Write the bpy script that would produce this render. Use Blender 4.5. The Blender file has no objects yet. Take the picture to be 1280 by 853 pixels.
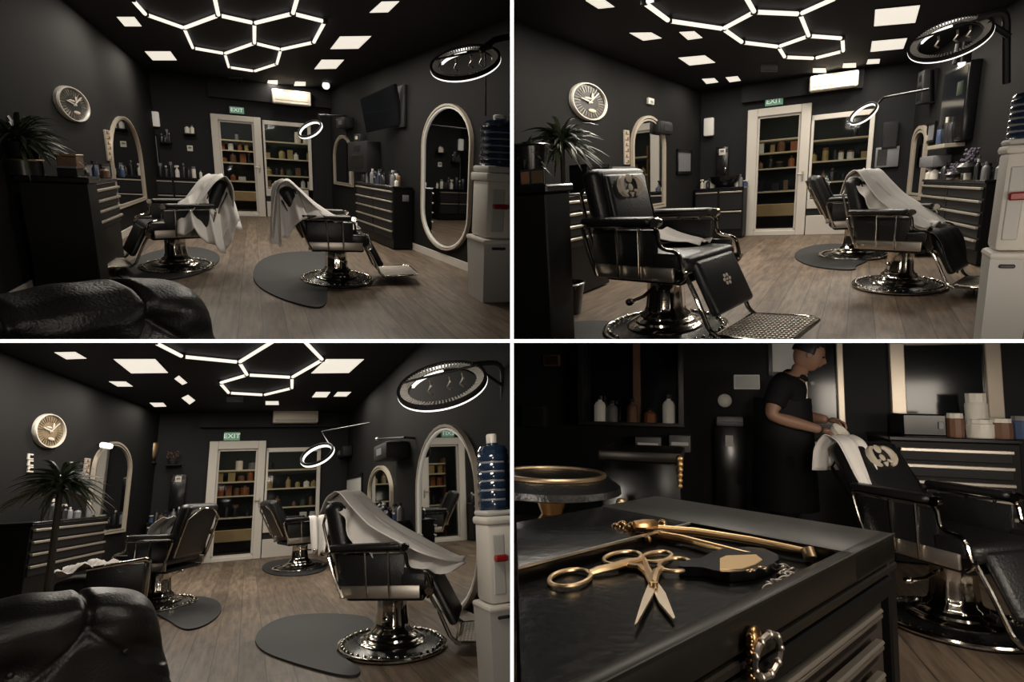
import bpy, bmesh, math, random
from mathutils import Matrix, Vector

# ---------------------------------------------------------------- camera model
F, CX, CY = 720.0, 640.0, 426.5          # focal length in pixels for a 1280 px wide frame
PI = math.pi
SC = bpy.context.scene
COL = SC.collection
I4 = Matrix.Identity(4)
T = Matrix.Translation
def RZ(a): return Matrix.Rotation(a, 4, 'Z')
def RX(a): return Matrix.Rotation(a, 4, 'X')
def RY(a): return Matrix.Rotation(a, 4, 'Y')
def SV(x, y, z): return Matrix.Diagonal((x, y, z, 1))
rnd = random.Random(11)

# ---------------------------------------------------------------- materials
MATS = {}
def nodes(name):
    m = bpy.data.materials.new(name); m.use_nodes = True
    nt = m.node_tree; b = nt.nodes['Principled BSDF']
    MATS[name] = m
    return m, nt, b
def mat(name, col, rough=.5, metal=0., spec=.5, var=.15, scale=8., bump=0., emis=None, es=0., coat=0., trans=0., alpha=1., bscale=None):
    m, nt, b = nodes(name)
    tc = nt.nodes.new('ShaderNodeTexCoord')
    nz = nt.nodes.new('ShaderNodeTexNoise'); nz.inputs['Scale'].default_value = scale; nz.inputs['Detail'].default_value = 4
    nt.links.new(tc.outputs['Object'], nz.inputs['Vector'])
    mx = nt.nodes.new('ShaderNodeMix'); mx.data_type = 'RGBA'
    nt.links.new(nz.outputs['Fac'], mx.inputs['Factor'])
    mx.inputs['A'].default_value = (*[c*(1-var) for c in col], 1)
    mx.inputs['B'].default_value = (*[c*(1+var) for c in col], 1)
    nt.links.new(mx.outputs['Result'], b.inputs['Base Color'])
    b.inputs['Roughness'].default_value = rough
    b.inputs['Metallic'].default_value = metal
    b.inputs['Specular IOR Level'].default_value = spec
    b.inputs['Coat Weight'].default_value = coat
    b.inputs['Transmission Weight'].default_value = trans
    b.inputs['Alpha'].default_value = alpha
    if emis:
        b.inputs['Emission Color'].default_value = (*emis, 1); b.inputs['Emission Strength'].default_value = es
    if bump:
        bp = nt.nodes.new('ShaderNodeBump'); bp.inputs['Strength'].default_value = bump; bp.inputs['Distance'].default_value = .02
        n2 = nt.nodes.new('ShaderNodeTexNoise'); n2.inputs['Scale'].default_value = bscale or scale*6; n2.inputs['Detail'].default_value = 3
        nt.links.new(tc.outputs['Object'], n2.inputs['Vector'])
        nt.links.new(n2.outputs['Fac'], bp.inputs['Height']); nt.links.new(bp.outputs['Normal'], b.inputs['Normal'])
    return m

mat('wall', (.0112, .0110, .0109), .75, spec=.10, var=.25, scale=1.3, bump=.05, bscale=40)
mat('wall_back', (.0125, .0128, .0140), .65, spec=.2, var=.15, scale=1.5)
mat('ceiling', (.011, .0115, .0165), .7, spec=.2, var=.15, scale=2)
mat('partition', (.004, .004, .004), .9, spec=.1)
mat('white_edge', (.9, .9, .92), .5, emis=(1, 1, 1), es=.95, var=.0)  # glows by itself so the edge reads white without a lamp
mat('white_paint', (.60, .56, .50), .45, var=.05, scale=3)
mat('base_white', (.55, .51, .46), .5, var=.08, scale=4)
mat('black_wood', (.005, .0047, .0044), .5, spec=.2, var=.4, scale=5)
mat('black_gloss', (.006, .006, .007), .22, spec=.5)
mat('black_matte', (.010, .010, .011), .6, spec=.3)
mat('dark_metal', (.015, .015, .016), .35, metal=.6)
mat('leather', (.011, .011, .012), .36, spec=.5, var=.3, scale=6, bump=.18, bscale=90)
mat('sofa_leather', (.010, .0092, .0088), .40, spec=.45, var=.35, scale=4, bump=.22, bscale=70)
mat('chrome', (.62, .58, .52), .13, metal=1., var=.06)
mat('steel', (.60, .55, .49), .42, metal=1., var=.12, scale=10)
mat('bronze_chrome', (.52, .44, .36), .28, metal=1., var=.1, scale=6)
mat('handle', (.70, .64, .56), .32, metal=.85, var=.06)
mat('gold', (.90, .60, .30), .34, metal=1., var=.1, scale=12)
mat('gold_light', (.92, .68, .42), .38, metal=1., var=.12, scale=20)
mat('gold_plate', (.85, .60, .32), .38, metal=.7, var=.05)
mat('brass_dark', (.45, .27, .12), .3, metal=1., var=.25, scale=14)
mat('blade', (.95, .80, .62), .34, metal=1., var=.15, scale=30)
mat('cloth', (.80, .765, .73), .85, spec=.15, var=.06, scale=5, bump=.1, bscale=60)
mat('towel', (.50, .48, .46), .9, spec=.1, var=.1, scale=12, bump=.3, bscale=160)
mat('stripe_cloth', (.35, .33, .31), .8, var=.5, scale=18)
mat('rubber', (.020, .0205, .022), .6, spec=.35, var=.2, scale=5)
mat('frame_cream', (.56, .49, .40), .3, metal=.35, var=.06)
mat('frame_dark', (.05, .048, .046), .35, metal=.5)
mat('mirror', (.55, .56, .55), .02, metal=1., var=.0)
mat('screen', (.006, .007, .009), .12, spec=.5)
mat('plastic_grey', (.40, .39, .365), .5, var=.06, scale=4)
mat('plastic_grey_light', (.52, .49, .44), .5, var=.06, scale=4)
mat('plastic_cream', (.78, .70, .58), .45, var=.05)
mat('red', (.22, .012, .01), .35)
mat('leaf', (.035, .050, .026), .45, var=.5, scale=6)
mat('leaf_pale', (.12, .145, .085), .45, var=.4, scale=6)
mat('stem', (.03, .022, .016), .8)
mat('led', (.9, .85, .75), .5, emis=(.97, .90, .80), es=1.05, var=0.)
mat('led_ring', (.9, .85, .75), .5, emis=(1, .97, .90), es=1.3, var=0.)
mat('led_dim', (.5, .48, .44), .5, emis=(.8, .74, .64), es=.26, var=0.)
mat('panel', (.9, .85, .75), .5, emis=(.93, .86, .74), es=.90, var=.03, scale=3)
mat('fin', (.42, .40, .37), .5, var=.1)
mat('vent', (.12, .12, .13), .6)
mat('exit_green', (.10, .19, .13), .5, emis=(.16, .30, .20), es=.45, var=.1)
mat('exit_text', (.7, .8, .7), .5, emis=(.65, .8, .7), es=.5)
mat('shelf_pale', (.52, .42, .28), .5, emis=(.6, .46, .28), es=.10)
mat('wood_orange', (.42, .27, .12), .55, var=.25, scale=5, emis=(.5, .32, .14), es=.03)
mat('back_wall', (.016, .022, .026), .7)
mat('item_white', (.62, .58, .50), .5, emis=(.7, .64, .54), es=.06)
mat('item_orange', (.26, .085, .03), .5)
mat('item_yellow', (.32, .24, .10), .5)
mat('item_brown', (.16, .08, .045), .5)
mat('item_grey', (.17, .17, .18), .4)
mat('item_blue', (.05, .08, .16), .3)
mat('item_green', (.05, .08, .05), .5)
mat('item_dark', (.02, .02, .022), .3)
mat('lavender', (.10, .085, .12), .7)
mat('cream_mark', (.50, .44, .36), .6)
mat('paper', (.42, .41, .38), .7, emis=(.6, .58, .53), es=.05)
mat('skin', (.30, .17, .115), .5, var=.1)
mat('hair', (.008, .007, .006), .5)
mat('shirt', (.007, .007, .009), .8, spec=.2)
mat('apron', (.006, .006, .007), .7, spec=.2)
mat('tray', (.0032, .0030, .0028), .24, spec=.30, var=.3, scale=9, bump=.05, bscale=60)
mat('rim', (.036, .032, .027), .36, metal=.5, var=.15, scale=8)
mat('trolley', (.006, .006, .0065), .4, spec=.3)
mat('trolley_inner', (.055, .045, .037), .5)
mat('water_blue', (.012, .024, .050), .1, spec=.7, var=.6, scale=7, coat=.5)
mat('clock_face', (.012, .012, .013), .3)
mat('clock_gold', (.30, .22, .13), .4, metal=.4, var=.5, scale=14)

def wood_floor():
    m, nt, b = nodes('floor_wood')
    N, L = nt.nodes.new, nt.links.new
    tc = N('ShaderNodeTexCoord'); mp = N('ShaderNodeMapping'); mp.inputs['Rotation'].default_value = (0, 0, PI/2)
    L(tc.outputs['Object'], mp.inputs['Vector'])
    br = N('ShaderNodeTexBrick')
    for k, v in (('Scale', 1.), ('Brick Width', 2.2), ('Row Height', .17), ('Mortar Size', .0035), ('Mortar Smooth', .3), ('Bias', 0.)):
        br.inputs[k].default_value = v
    br.inputs['Color1'].default_value = (.135, .098, .070, 1)
    br.inputs['Color2'].default_value = (.205, .155, .115, 1)
    br.inputs['Mortar'].default_value = (.055, .042, .033, 1)
    L(mp.outputs['Vector'], br.inputs['Vector'])
    m2 = N('ShaderNodeMapping'); m2.inputs['Scale'].default_value = (10, .9, 1)
    L(tc.outputs['Object'], m2.inputs['Vector'])
    nz = N('ShaderNodeTexNoise'); nz.inputs['Scale'].default_value = 2.2; nz.inputs['Detail'].default_value = 8; nz.inputs['Roughness'].default_value = .65
    L(m2.outputs['Vector'], nz.inputs['Vector'])
    rp = N('ShaderNodeValToRGB'); rp.color_ramp.elements[0].position = .3; rp.color_ramp.elements[0].color = (.33, .32, .31, 1)
    rp.color_ramp.elements[1].position = .72; rp.color_ramp.elements[1].color = (1.38, 1.34, 1.28, 1)
    L(nz.outputs['Fac'], rp.inputs['Fac'])
    mx = N('ShaderNodeMix'); mx.data_type = 'RGBA'; mx.blend_type = 'MULTIPLY'; mx.inputs['Factor'].default_value = 1
    L(br.outputs['Color'], mx.inputs['A']); L(rp.outputs['Color'], mx.inputs['B'])
    L(mx.outputs['Result'], b.inputs['Base Color'])
    b.inputs['Roughness'].default_value = .46; b.inputs['Specular IOR Level'].default_value = .35
    bp = N('ShaderNodeBump'); bp.inputs['Strength'].default_value = .12
    L(nz.outputs['Fac'], bp.inputs['Height']); L(bp.outputs['Normal'], b.inputs['Normal'])
wood_floor()
def glass():
    m, nt, b = nodes('glass')
    N, L = nt.nodes.new, nt.links.new
    tr = N('ShaderNodeBsdfTransparent'); tr.inputs['Color'].default_value = (.86, .9, .92, 1)
    gl = N('ShaderNodeBsdfGlossy'); gl.inputs['Roughness'].default_value = .03
    fr = N('ShaderNodeFresnel'); fr.inputs['IOR'].default_value = 1.15
    mx = N('ShaderNodeMixShader')
    L(fr.outputs['Fac'], mx.inputs['Fac']); L(tr.outputs['BSDF'], mx.inputs[1]); L(gl.outputs['BSDF'], mx.inputs[2])
    L(mx.outputs['Shader'], nt.nodes['Material Output'].inputs['Surface'])
glass()

# ---------------------------------------------------------------- mesh builder
class MB:
    def __init__(s): s.v = []; s.f = []
    def add(s, vs, fs, M=None):
        o = len(s.v)
        s.v += [(M @ Vector(p)) if M is not None else Vector(p) for p in vs]
        s.f += [tuple(i + o for i in f) for f in fs]
        return s
    def box(s, x0, x1, y0, y1, z0, z1, M=None):
        vs = [(x, y, z) for x in (x0, x1) for y in (y0, y1) for z in (z0, z1)]
        return s.add(vs, [(0, 1, 3, 2), (4, 6, 7, 5), (0, 4, 5, 1), (2, 3, 7, 6), (0, 2, 6, 4), (1, 5, 7, 3)], M)
    def rbox(s, x0, x1, y0, y1, z0, z1, r=.02, seg=2, M=None):
        bm = bmesh.new(); bmesh.ops.create_cube(bm, size=1)
        for v in bm.verts:
            v.co = Vector(((x0+x1)/2 + v.co.x*(x1-x0), (y0+y1)/2 + v.co.y*(y1-y0), (z0+z1)/2 + v.co.z*(z1-z0)))
        r = min(r, .49*min(abs(x1-x0), abs(y1-y0), abs(z1-z0)))
        bmesh.ops.bevel(bm, geom=bm.edges[:], offset=r, segments=seg, profile=.5, affect='EDGES')
        bm.verts.index_update()
        s.add([v.co.copy() for v in bm.verts], [tuple(v.index for v in f.verts) for f in bm.faces], M); bm.free()
        return s
    def lathe(s, prof, n=24, M=None, a0=0., a1=2*PI):
        full = abs(a1-a0-2*PI) < 1e-6
        k = n if full else n+1
        vs = []; fs = []
        for j in range(k):
            a = a0 + (a1-a0)*j/n
            for r, z in prof: vs.append((r*math.cos(a), r*math.sin(a), z))
        m = len(prof)
        for j in range(n):
            q = (j+1) % k
            for i in range(m-1):
                fs.append((j*m+i, q*m+i, q*m+i+1, j*m+i+1))
        return s.add(vs, fs, M)
    def tube(s, pts, r, n=8, closed=False, M=None, caps=True):
        P = [Vector(p) for p in pts]; k = len(P)
        rs = r if isinstance(r, (list, tuple)) else [r]*k
        up = None; vs = []; fs = []
        for i in range(k):
            if closed: d = P[(i+1) % k] - P[i-1]
            else: d = P[min(i+1, k-1)] - P[max(i-1, 0)]
            if d.length < 1e-9: d = Vector((0, 0, 1))
            d.normalize()
            if up is None:
                up = d.orthogonal().normalized()
            else:
                up = (up - d*up.dot(d))
                if up.length < 1e-6: up = d.orthogonal()
                up.normalize()
            w = d.cross(up)
            for j in range(n):
                a = 2*PI*j/n
                vs.append(P[i] + (up*math.cos(a) + w*math.sin(a))*rs[i])
        for i in range(k if closed else k-1):
            q = (i+1) % k
            for j in range(n):
                fs.append((i*n+j, i*n+(j+1) % n, q*n+(j+1) % n, q*n+j))
        if caps and not closed:
            fs.append(tuple(range(n))[::-1]); fs.append(tuple((k-1)*n+j for j in range(n)))
        return s.add(vs, fs, M)
    def ring(s, R, r, n=40, m=8, M=None, ry=None):
        ry = ry or R
        return s.tube([(R*math.cos(2*PI*i/n), ry*math.sin(2*PI*i/n), 0) for i in range(n)], r, m, True, M)
    def ball(s, c, r, n=10, M=None):
        rx, ry, rz = r if isinstance(r, (tuple, list)) else (r, r, r)
        Mm = T(Vector(c)) @ SV(rx, ry, rz)
        if M is not None: Mm = M @ Mm
        return s.lathe([(max(1e-4, math.sin(PI*i/n)), -math.cos(PI*i/n)) for i in range(n+1)], 2*n, Mm)
    def prism(s, pts, z0, z1, M=None):
        k = len(pts)
        vs = [(x, y, z0) for x, y in pts] + [(x, y, z1) for x, y in pts]
        fs = [tuple(range(k))[::-1], tuple(range(k, 2*k))] + [(i, (i+1) % k, k+(i+1) % k, k+i) for i in range(k)]
        return s.add(vs, fs, M)
    def grid(s, rows, M=None):
        n = len(rows[0]); vs = [p for r in rows for p in r]
        return s.add(vs, [(i*n+j, i*n+j+1, (i+1)*n+j+1, (i+1)*n+j) for i in range(len(rows)-1) for j in range(n-1)], M)

def fillet(pts, r=.04, n=4):
    """round the corners of a polyline"""
    P = [Vector(p) for p in pts]; out = [P[0]]
    for i in range(1, len(P)-1):
        a, b, c = P[i-1], P[i], P[i+1]
        u = (a-b); w = (c-b); d = min(r, u.length*.45, w.length*.45)
        u = b + u.normalized()*d; w = b + w.normalized()*d
        for k in range(n+1):
            t = k/n
            out.append(u*(1-t)**2 + b*2*t*(1-t) + w*t*t)
    out.append(P[-1]); return out

ALL = []      # (mesh object, room number)
def mesh_obj(name, mb, m, bake=None, sharp=35):
    me = bpy.data.meshes.new(name)
    vs = [(bake @ v) if bake is not None else v for v in mb.v]
    me.from_pydata([tuple(v) for v in vs], [], mb.f)
    bm = bmesh.new(); bm.from_mesh(me)
    bmesh.ops.recalc_face_normals(bm, faces=bm.faces[:]); bm.to_mesh(me); bm.free()
    me.polygons.foreach_set('use_smooth', [True]*len(me.polygons))
    me.set_sharp_from_angle(angle=math.radians(sharp))
    me.materials.append(MATS[m])
    o = bpy.data.objects.new(name, me); COL.objects.link(o)
    return o

class Thing:
    """an Empty at the thing's base that parents its parts"""
    def __init__(s, room, name, label, cat, frame, bake=None, group=None, kind=None):
        s.room = room; s.bake = bake
        s.e = bpy.data.objects.new(name, None); COL.objects.link(s.e); s.e.empty_display_size = .1
        s.e.matrix_world = frame
        if cat: s.e['label'] = label; s.e['category'] = cat
        if group: s.e['group'] = group
        if kind: s.e['kind'] = kind
    def part(s, name, mb, m, parent=None, label=None, sharp=35, kind=None):
        o = mesh_obj(name, mb, m, s.bake, sharp); o.parent = parent or s.e
        if label: o['label'] = label
        if kind: o['kind'] = kind
        ALL.append((o, s.room.n)); return o
def single(room, name, mb, m, label, cat, frame, bake=None, group=None, sharp=35, kind=None):
    o = mesh_obj(name, mb, m, bake, sharp); o.matrix_world = frame
    o['label'] = label; o['category'] = cat
    if group: o['group'] = group
    if kind: o['kind'] = kind
    ALL.append((o, room.n)); return o
def struct(room, name, mb, m, frame=None, sharp=35):
    o = mesh_obj(name, mb, m, None, sharp); o.matrix_world = frame if frame is not None else room.M
    o['kind'] = 'structure'; ALL.append((o, room.n)); return o

# ---------------------------------------------------------------- rooms
class Room:
    """one view of the shop: a rigid room; z = 0 is its floor, y runs away from the viewer"""
    def __init__(s, n, vp, h, H, ds, where, roll=.5):
        s.n, s.h, s.H, s.ds, s.where = n, h, H, ds, where
        p = Vector(((vp[0]-CX)/F, 1, (CY-vp[1])/F)); d = p.normalized()
        px, pz = p.x, p.z
        u0 = Vector((-px*pz/(1+px*px), 0, 1)); u0.y = -(px*u0.x + pz*u0.z); u0.normalize()
        h1 = Vector((1, 0, -pz*px/(1+pz*pz))); h1.y = -(px*h1.x + pz*h1.z); h1.normalize()
        u1 = h1.cross(d).normalized()
        u = (u0*(1-roll) + u1*roll).normalized(); r = d.cross(u).normalized()
        R = Matrix((r, d, u)).transposed()
        s.R = R; s.M = R.to_4x4() @ T((0, 0, -h)); s.eye = Vector((0, 0, h))
    def ray(s, px, py):
        return s.R.transposed() @ Vector(((px-CX)/F, 1, (CY-py)/F))
    def fl(s, px, py, z=0.):
        d = s.ray(px, py); return s.eye + d*((z-s.h)/d.z)
    def onY(s, px, py, Y):
        d = s.ray(px, py); return s.eye + d*(Y/d.y)
    def onX(s, px, py, X):
        d = s.ray(px, py); return s.eye + d*(X/d.x)
    def mpp(s, px, py, Y):
        return (s.onY(px+1, py, Y) - s.onY(px-1, py, Y)).length/2
    def px(s, p):
        q = s.M @ Vector(p); return (CX + F*q.x/q.y, CY - F*q.z/q.y)
    def at(s, P): return s.M @ T(Vector(P))
    def bake(s, yaw=0., k=1., ds=None):
        return SV(1, ds or s.ds, 1) @ RZ(yaw) @ SV(k, k, k)
    def look(s, px, py, Y):
        """frame at a point whose y axis runs along the line of sight (room coordinates)"""
        P = s.onY(px, py, Y); d = (P - s.eye).normalized()
        r = d.cross(Vector((0, 0, 1))).normalized(); u = r.cross(d)
        M = Matrix((r, d, u)).transposed().to_4x4(); M.translation = P
        return s.M @ M, d.length and (P - s.eye).length
class Wall:
    """vertical plane through two floor points, left to right as seen; x along, y into the wall, z up"""
    def __init__(s, room, A, B):
        s.room = room; A = Vector((A[0], A[1], 0)); B = Vector((B[0], B[1], 0))
        ex = (B-A).normalized(); ey = Vector((0, 0, 1)).cross(ex)
        s.m = Matrix((ex, ey, Vector((0, 0, 1)))).transposed().to_4x4(); s.m.translation = A
        s.inv = s.m.inverted(); s.M = room.M @ s.m; s.len = (B-A).length
    def hit(s, px, py, off=0.):
        o = s.inv @ s.room.eye; d = s.inv.to_3x3() @ s.room.ray(px, py)
        p = o + d*((-off - o.y)/d.y); return p.x, p.z
    def rect(s, x0, y0, x1, y1, off=0.):
        xm, ym = (x0+x1)/2, (y0+y1)/2
        a = s.hit(x0, ym, off)[0]; b = s.hit(x1, ym, off)[0]
        c = s.hit(xm, y1, off)[1]; e = s.hit(xm, y0, off)[1]
        return a, b, c, e
    def at(s, x, y, z): return s.M @ T((x, y, z))

VIEWS = {1: 'upper left picture', 2: 'upper right picture', 3: 'lower left picture', 4: 'lower right picture'}
# ---------------------------------------------------------------- furniture and fittings
def emblem_pts(n=9):
    return [(math.cos(2*PI*i/n)*(1 if i % 2 else .62), math.sin(2*PI*i/n)*(1 if i % 2 else .62)) for i in range(n)]

def barber_chair(room, P, yaw, label, k=1., recline=22, legrest=True, footrest=True, mark=None, ds=None, seat_z=.0):
    """faces +x before the turn by yaw; parts as on an old-fashioned hydraulic barber chair"""
    t = Thing(room, 'barber_chair', label, 'barber chair', room.at(P), room.bake(yaw, k, ds))
    # pedestal
    B_ = SV(1.06, 1.06, 1)
    b = MB().lathe([(0, .0), (.355, .0), (.36, .02), (.33, .032), (.25, .045), (.20, .06), (0, .06)], 48, B_)
    base = t.part('base_plate', b, 'black_gloss')
    b = MB().ring(.374, .017, 56, 8, T((0, 0, .026)))
    for i in range(40):
        a = 2*PI*i/40; b.ball((.35*math.cos(a), .35*math.sin(a), .042), .012, 5)
    t.part('base_ring', b, 'chrome', base, label='beaded chrome ring')
    b = MB().lathe([(.235, .045), (.24, .06), (.225, .075), (.19, .085), (.185, .10), (.165, .115), (.14, .125)], 40)
    t.part('base_step', b, 'chrome')
    prof = [(.155, .115), (.15, .14), (.125, .16), (.118, .20), (.11, .30), (.108, .40), (.13, .43)]
    b = MB()
    n = 40; vs = []; fs = []
    for j in range(n):
        a = 2*PI*j/n; w = 1 + .035*math.cos(10*a)
        for r, z in prof: vs.append((r*w*math.cos(a), r*w*math.sin(a), z))
    m_ = len(prof)
    for j in range(n):
        for i in range(m_-1): fs.append((j*m_+i, (j+1) % n*m_+i, (j+1) % n*m_+i+1, j*m_+i+1))
    b.add(vs, fs); t.part('column', b, 'chrome', sharp=50)
    b = MB().rbox(-.27, .27, -.24, .24, .42, .475, .02); t.part('seat_support', b, 'black_matte')
    b = MB().tube([(.0, -.12, .36), (.02, -.25, .33), (.05, -.40, .34)], .012, 8)
    b.ball((.05, -.41, .34), .025, 6); t.part('lever', b, 'chrome')
    # seat
    for s in (-1, 1):
        b = MB().rbox(-.30, .25, s*.285-.012, s*.285+.012, .455, .56, .01)
        t.part('seat_rail', b, 'steel', label='polished steel seat rail')
    b = MB().rbox(-.27, .33, -.275, .275, .50, .625, .045, 3); seat = t.part('seat', b, 'leather')
    # backrest, leaning back
    A = math.radians(recline)
    Mb = T((-.25, 0, .58)) @ RY(-A)
    b = MB().rbox(-.085, .055, -.255, .255, .0, .66, .06, 4, Mb)
    b.rbox(.03, .085, -.19, .19, .03, .60, .028, 3, Mb)
    back = t.part('backrest', b, 'leather')
    for s in (-1, 1):
        t.part('piping', MB().tube([(.062, s*.20, .03), (.066, s*.21, .30), (.062, s*.20, .61)], .007, 6, M=Mb), 'black_gloss', back)
    b = MB().tube([(-.09, -.25, .05), (-.10, -.25, .5), (-.10, -.1, .62), (-.10, .1, .62), (-.10, .25, .5), (-.09, .25, .05)], .012, 8, M=Mb)
    t.part('back_frame', b, 'chrome')
    if mark:
        if mark == 'crest':
            b = MB()
            for s in (-1, 1):       # two scrolls either side of a diamond
                arc = [(.088, s*(.035+.06*math.sin(q*.5)), .50+.075*math.cos(q*.5)) for q in range(7)]
                b.tube(arc, [.012, .020, .026, .028, .026, .020, .012], 6, M=Mb)
                b.tube([(.088, s*.03, .47), (.088, s*.07, .45), (.088, s*.11, .47)], [.010, .018, .008], 6, M=Mb)
            b.ball((.090, 0, .56), (.008, .03, .035), 8, M=Mb); b.ball((.090, 0, .49), (.008, .022, .028), 8, M=Mb)
            b.tube([(.09, 0, .45), (.09, 0, .42)], [.02, .006], 6, M=Mb)
            t.part('crest', b, 'cream_mark', back, label='cream painted crest')
    # arms
    for s in (-1, 1):
        y = s*.315
        b = MB().rbox(-.36, .13, y-.045, y+.045, .835, .885, .022, 3); t.part('armrest', b, 'leather')
        pts = [(-.27, y, .47), (-.33, y, .62), (-.385, y, .825), (.16, y, .825), (.175, y, .68), (.30, y, .665), (.335, y, .50), (.30, y, .47)]
        b = MB().tube(fillet(pts, .05), .0125, 8)
        b.tube([(-.12, y, .825), (-.10, y, .47)], .009, 8).tube([(.04, y, .825), (.05, y, .47)], .009, 8)
        b.lathe([(0, -.02), (.03, -.02), (.034, 0), (.03, .02), (0, .02)], 14, T((.155, y, .85)) @ RX(PI/2))
        b.lathe([(0, -.02), (.028, -.02), (.028, .02), (0, .02)], 14, T((.315, y, .52)) @ RX(PI/2))
        t.part('arm_frame', b, 'chrome')
        b = MB().rbox(-.31, .15, y-s*.02-.012, y-s*.02+.012, .555, .80, .01)
        b.rbox(.12, .285, y-s*.02-.012, y-s*.02+.012, .555, .65, .01)
        t.part('side_panel', b, 'leather')
    # leg rest and foot rest
    if legrest:
        L = math.radians(24)
        Ml = T((.315, 0, .56)) @ RY(-L)
        b = MB().rbox(-.03, .035, -.215, .215, -.36, .02, .03, 3, Ml); lr = t.part('leg_rest', b, 'leather')
        if mark:
            b = MB()
            for i in range(6):
                a = 2*PI*i/6; b.ball((.037, .03*math.cos(a), -.16+.03*math.sin(a)), (.004, .013, .013), 6, M=Ml)
            b.ball((.037, 0, -.16), (.004, .01, .01), 6, M=Ml)
            t.part('emblem', b, 'cream_mark', lr, label='small pale flower emblem')
        for s in (-1, 1):
            b = MB().tube(fillet([(.28, s*.235, .52), (.36, s*.24, .36), (.44, s*.235, .15), (.50, s*.23, .105)], .03), .014, 8)
            t.part('strut', b, 'chrome')
    if footrest:
        Mf = T((.47, 0, .115)) @ RY(math.radians(-4))
        b = MB().tube(fillet([(0, -.23, 0), (.34, -.25, 0), (.40, -.20, 0), (.40, .20, 0), (.34, .25, 0), (0, .23, 0)], .04), .013, 8, True, Mf)
        fr = t.part('footrest', b, 'chrome')
        b = MB()
        for i in range(17):
            x = .012 + i*.0235; b.tube([(x, -.23, 0), (x, .23, 0)], .005, 5, M=Mf)
        for j in range(14):
            y = -.215 + j*.033; b.tube([(.0, y, .005), (.39, y, .005)], .0045, 5, M=Mf)
        t.part('grille', b, 'steel', fr, label='steel lattice tread')
        t.part('tread_plate', MB().box(.0, .39, -.22, .22, -.014, -.008, Mf), 'black_matte', fr)
        b = MB().tube([(.62, -.15, .11), (.62, -.15, .03)], .008, 6).tube([(.62, .15, .11), (.62, .15, .03)], .008, 6)
        t.part('foot', b, 'dark_metal', fr)
    return t

def cape(room, P, yaw, label, profs, k=1., m='cloth', name='barber_cape', cat='cape', ds=None, seed=3, turns=None, sheets=(), hem=True, upright=0.):
    """a draped sheet: each prof is a list of stations (x, z, y0, y1, fold amplitude) in the chair's own axes"""
    mb = MB(); r = random.Random(seed)
    for si, st in enumerate(profs):
        tn = turns[si] if turns else 0
        P_ = [Vector(q) for q in []]
        n = 34; rows = []
        fine = []
        for i in range(len(st)-1):
            for q in range(6):
                u = q/6
                fine.append([st[i][c]*(1-u) + st[i+1][c]*u for c in range(5)])
        fine.append(list(st[-1]))
        # soften the polyline
        for _ in range(3):
            g = [f[:] for f in fine]
            for i in range(1, len(fine)-1):
                for c in range(5): fine[i][c] = (g[i-1][c] + 2*g[i][c] + g[i+1][c])/4
        ph = r.random()*6; fq = 8 + r.random()*4
        for i, (x, z, y0, y1, a) in enumerate(fine):
            i0, i1 = max(i-1, 0), min(i+1, len(fine)-1)
            tx, tz = fine[i1][0]-fine[i0][0], fine[i1][1]-fine[i0][1]
            l = math.hypot(tx, tz) or 1; nx, nz = -tz/l, tx/l
            row = []
            for j in range(n):
                u = j/(n-1); w = .6*a*(math.sin(fq*u + ph + .10*i) + .4*math.sin(1.9*fq*u + 2*ph))
                row.append((x + nx*w, y0 + (y1-y0)*u, z + nz*w + (max(0, 1-(len(fine)-1-i)/5.)*a*1.2*(math.sin(9*u+ph)+.6*math.sin(17*u+2*ph)) if hem else 0)))
            if tn == 90: row = [(-y, x, z) for x, y, z in row]
            if tn == -90: row = [(y, -x, z) for x, y, z in row]
            rows.append(row)
        mb.grid(rows)
    for top, bot, amp, nf in sheets:      # hanging pieces between an upper and a lower edge
        def along(P, u):
            q = u*(len(P)-1); i = min(int(q), len(P)-2); f = q-i
            return Vector(P[i])*(1-f) + Vector(P[i+1])*f
        rows = []; ph = r.random()*6
        for j in range(41):
            u = j/40; A, B = along(top, u), along(bot, u); row = []
            n_ = ((along(top, min(1, u+.03)) - along(top, max(0, u-.03))).cross(B-A)).normalized()
            for i in range(15):
                v = i/14; w = amp*(.15+.85*v)*(math.sin(2*PI*nf*u+ph+.6*v) + .45*math.sin(2*PI*nf*2.3*u+2*ph))
                row.append(A*(1-v) + B*v + n_*w + Vector((0, 0, .5*amp*v*v*math.sin(2*PI*nf*1.4*u+ph))))
            rows.append(row)
        mb.grid(rows)
    if upright:                            # a straighter backrest carries the cloth further forward
        for v in mb.v:
            q = max(0, min(1, (v.z-.62)/.62)); v.x += upright*q; v.z += upright*.3*q
    o = single(room, name, mb, m, label, cat, room.at(P), room.bake(yaw, k, ds), sharp=180)
    sd = o.modifiers.new('thickness', 'SOLIDIFY'); sd.thickness = .006
    return o

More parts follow.
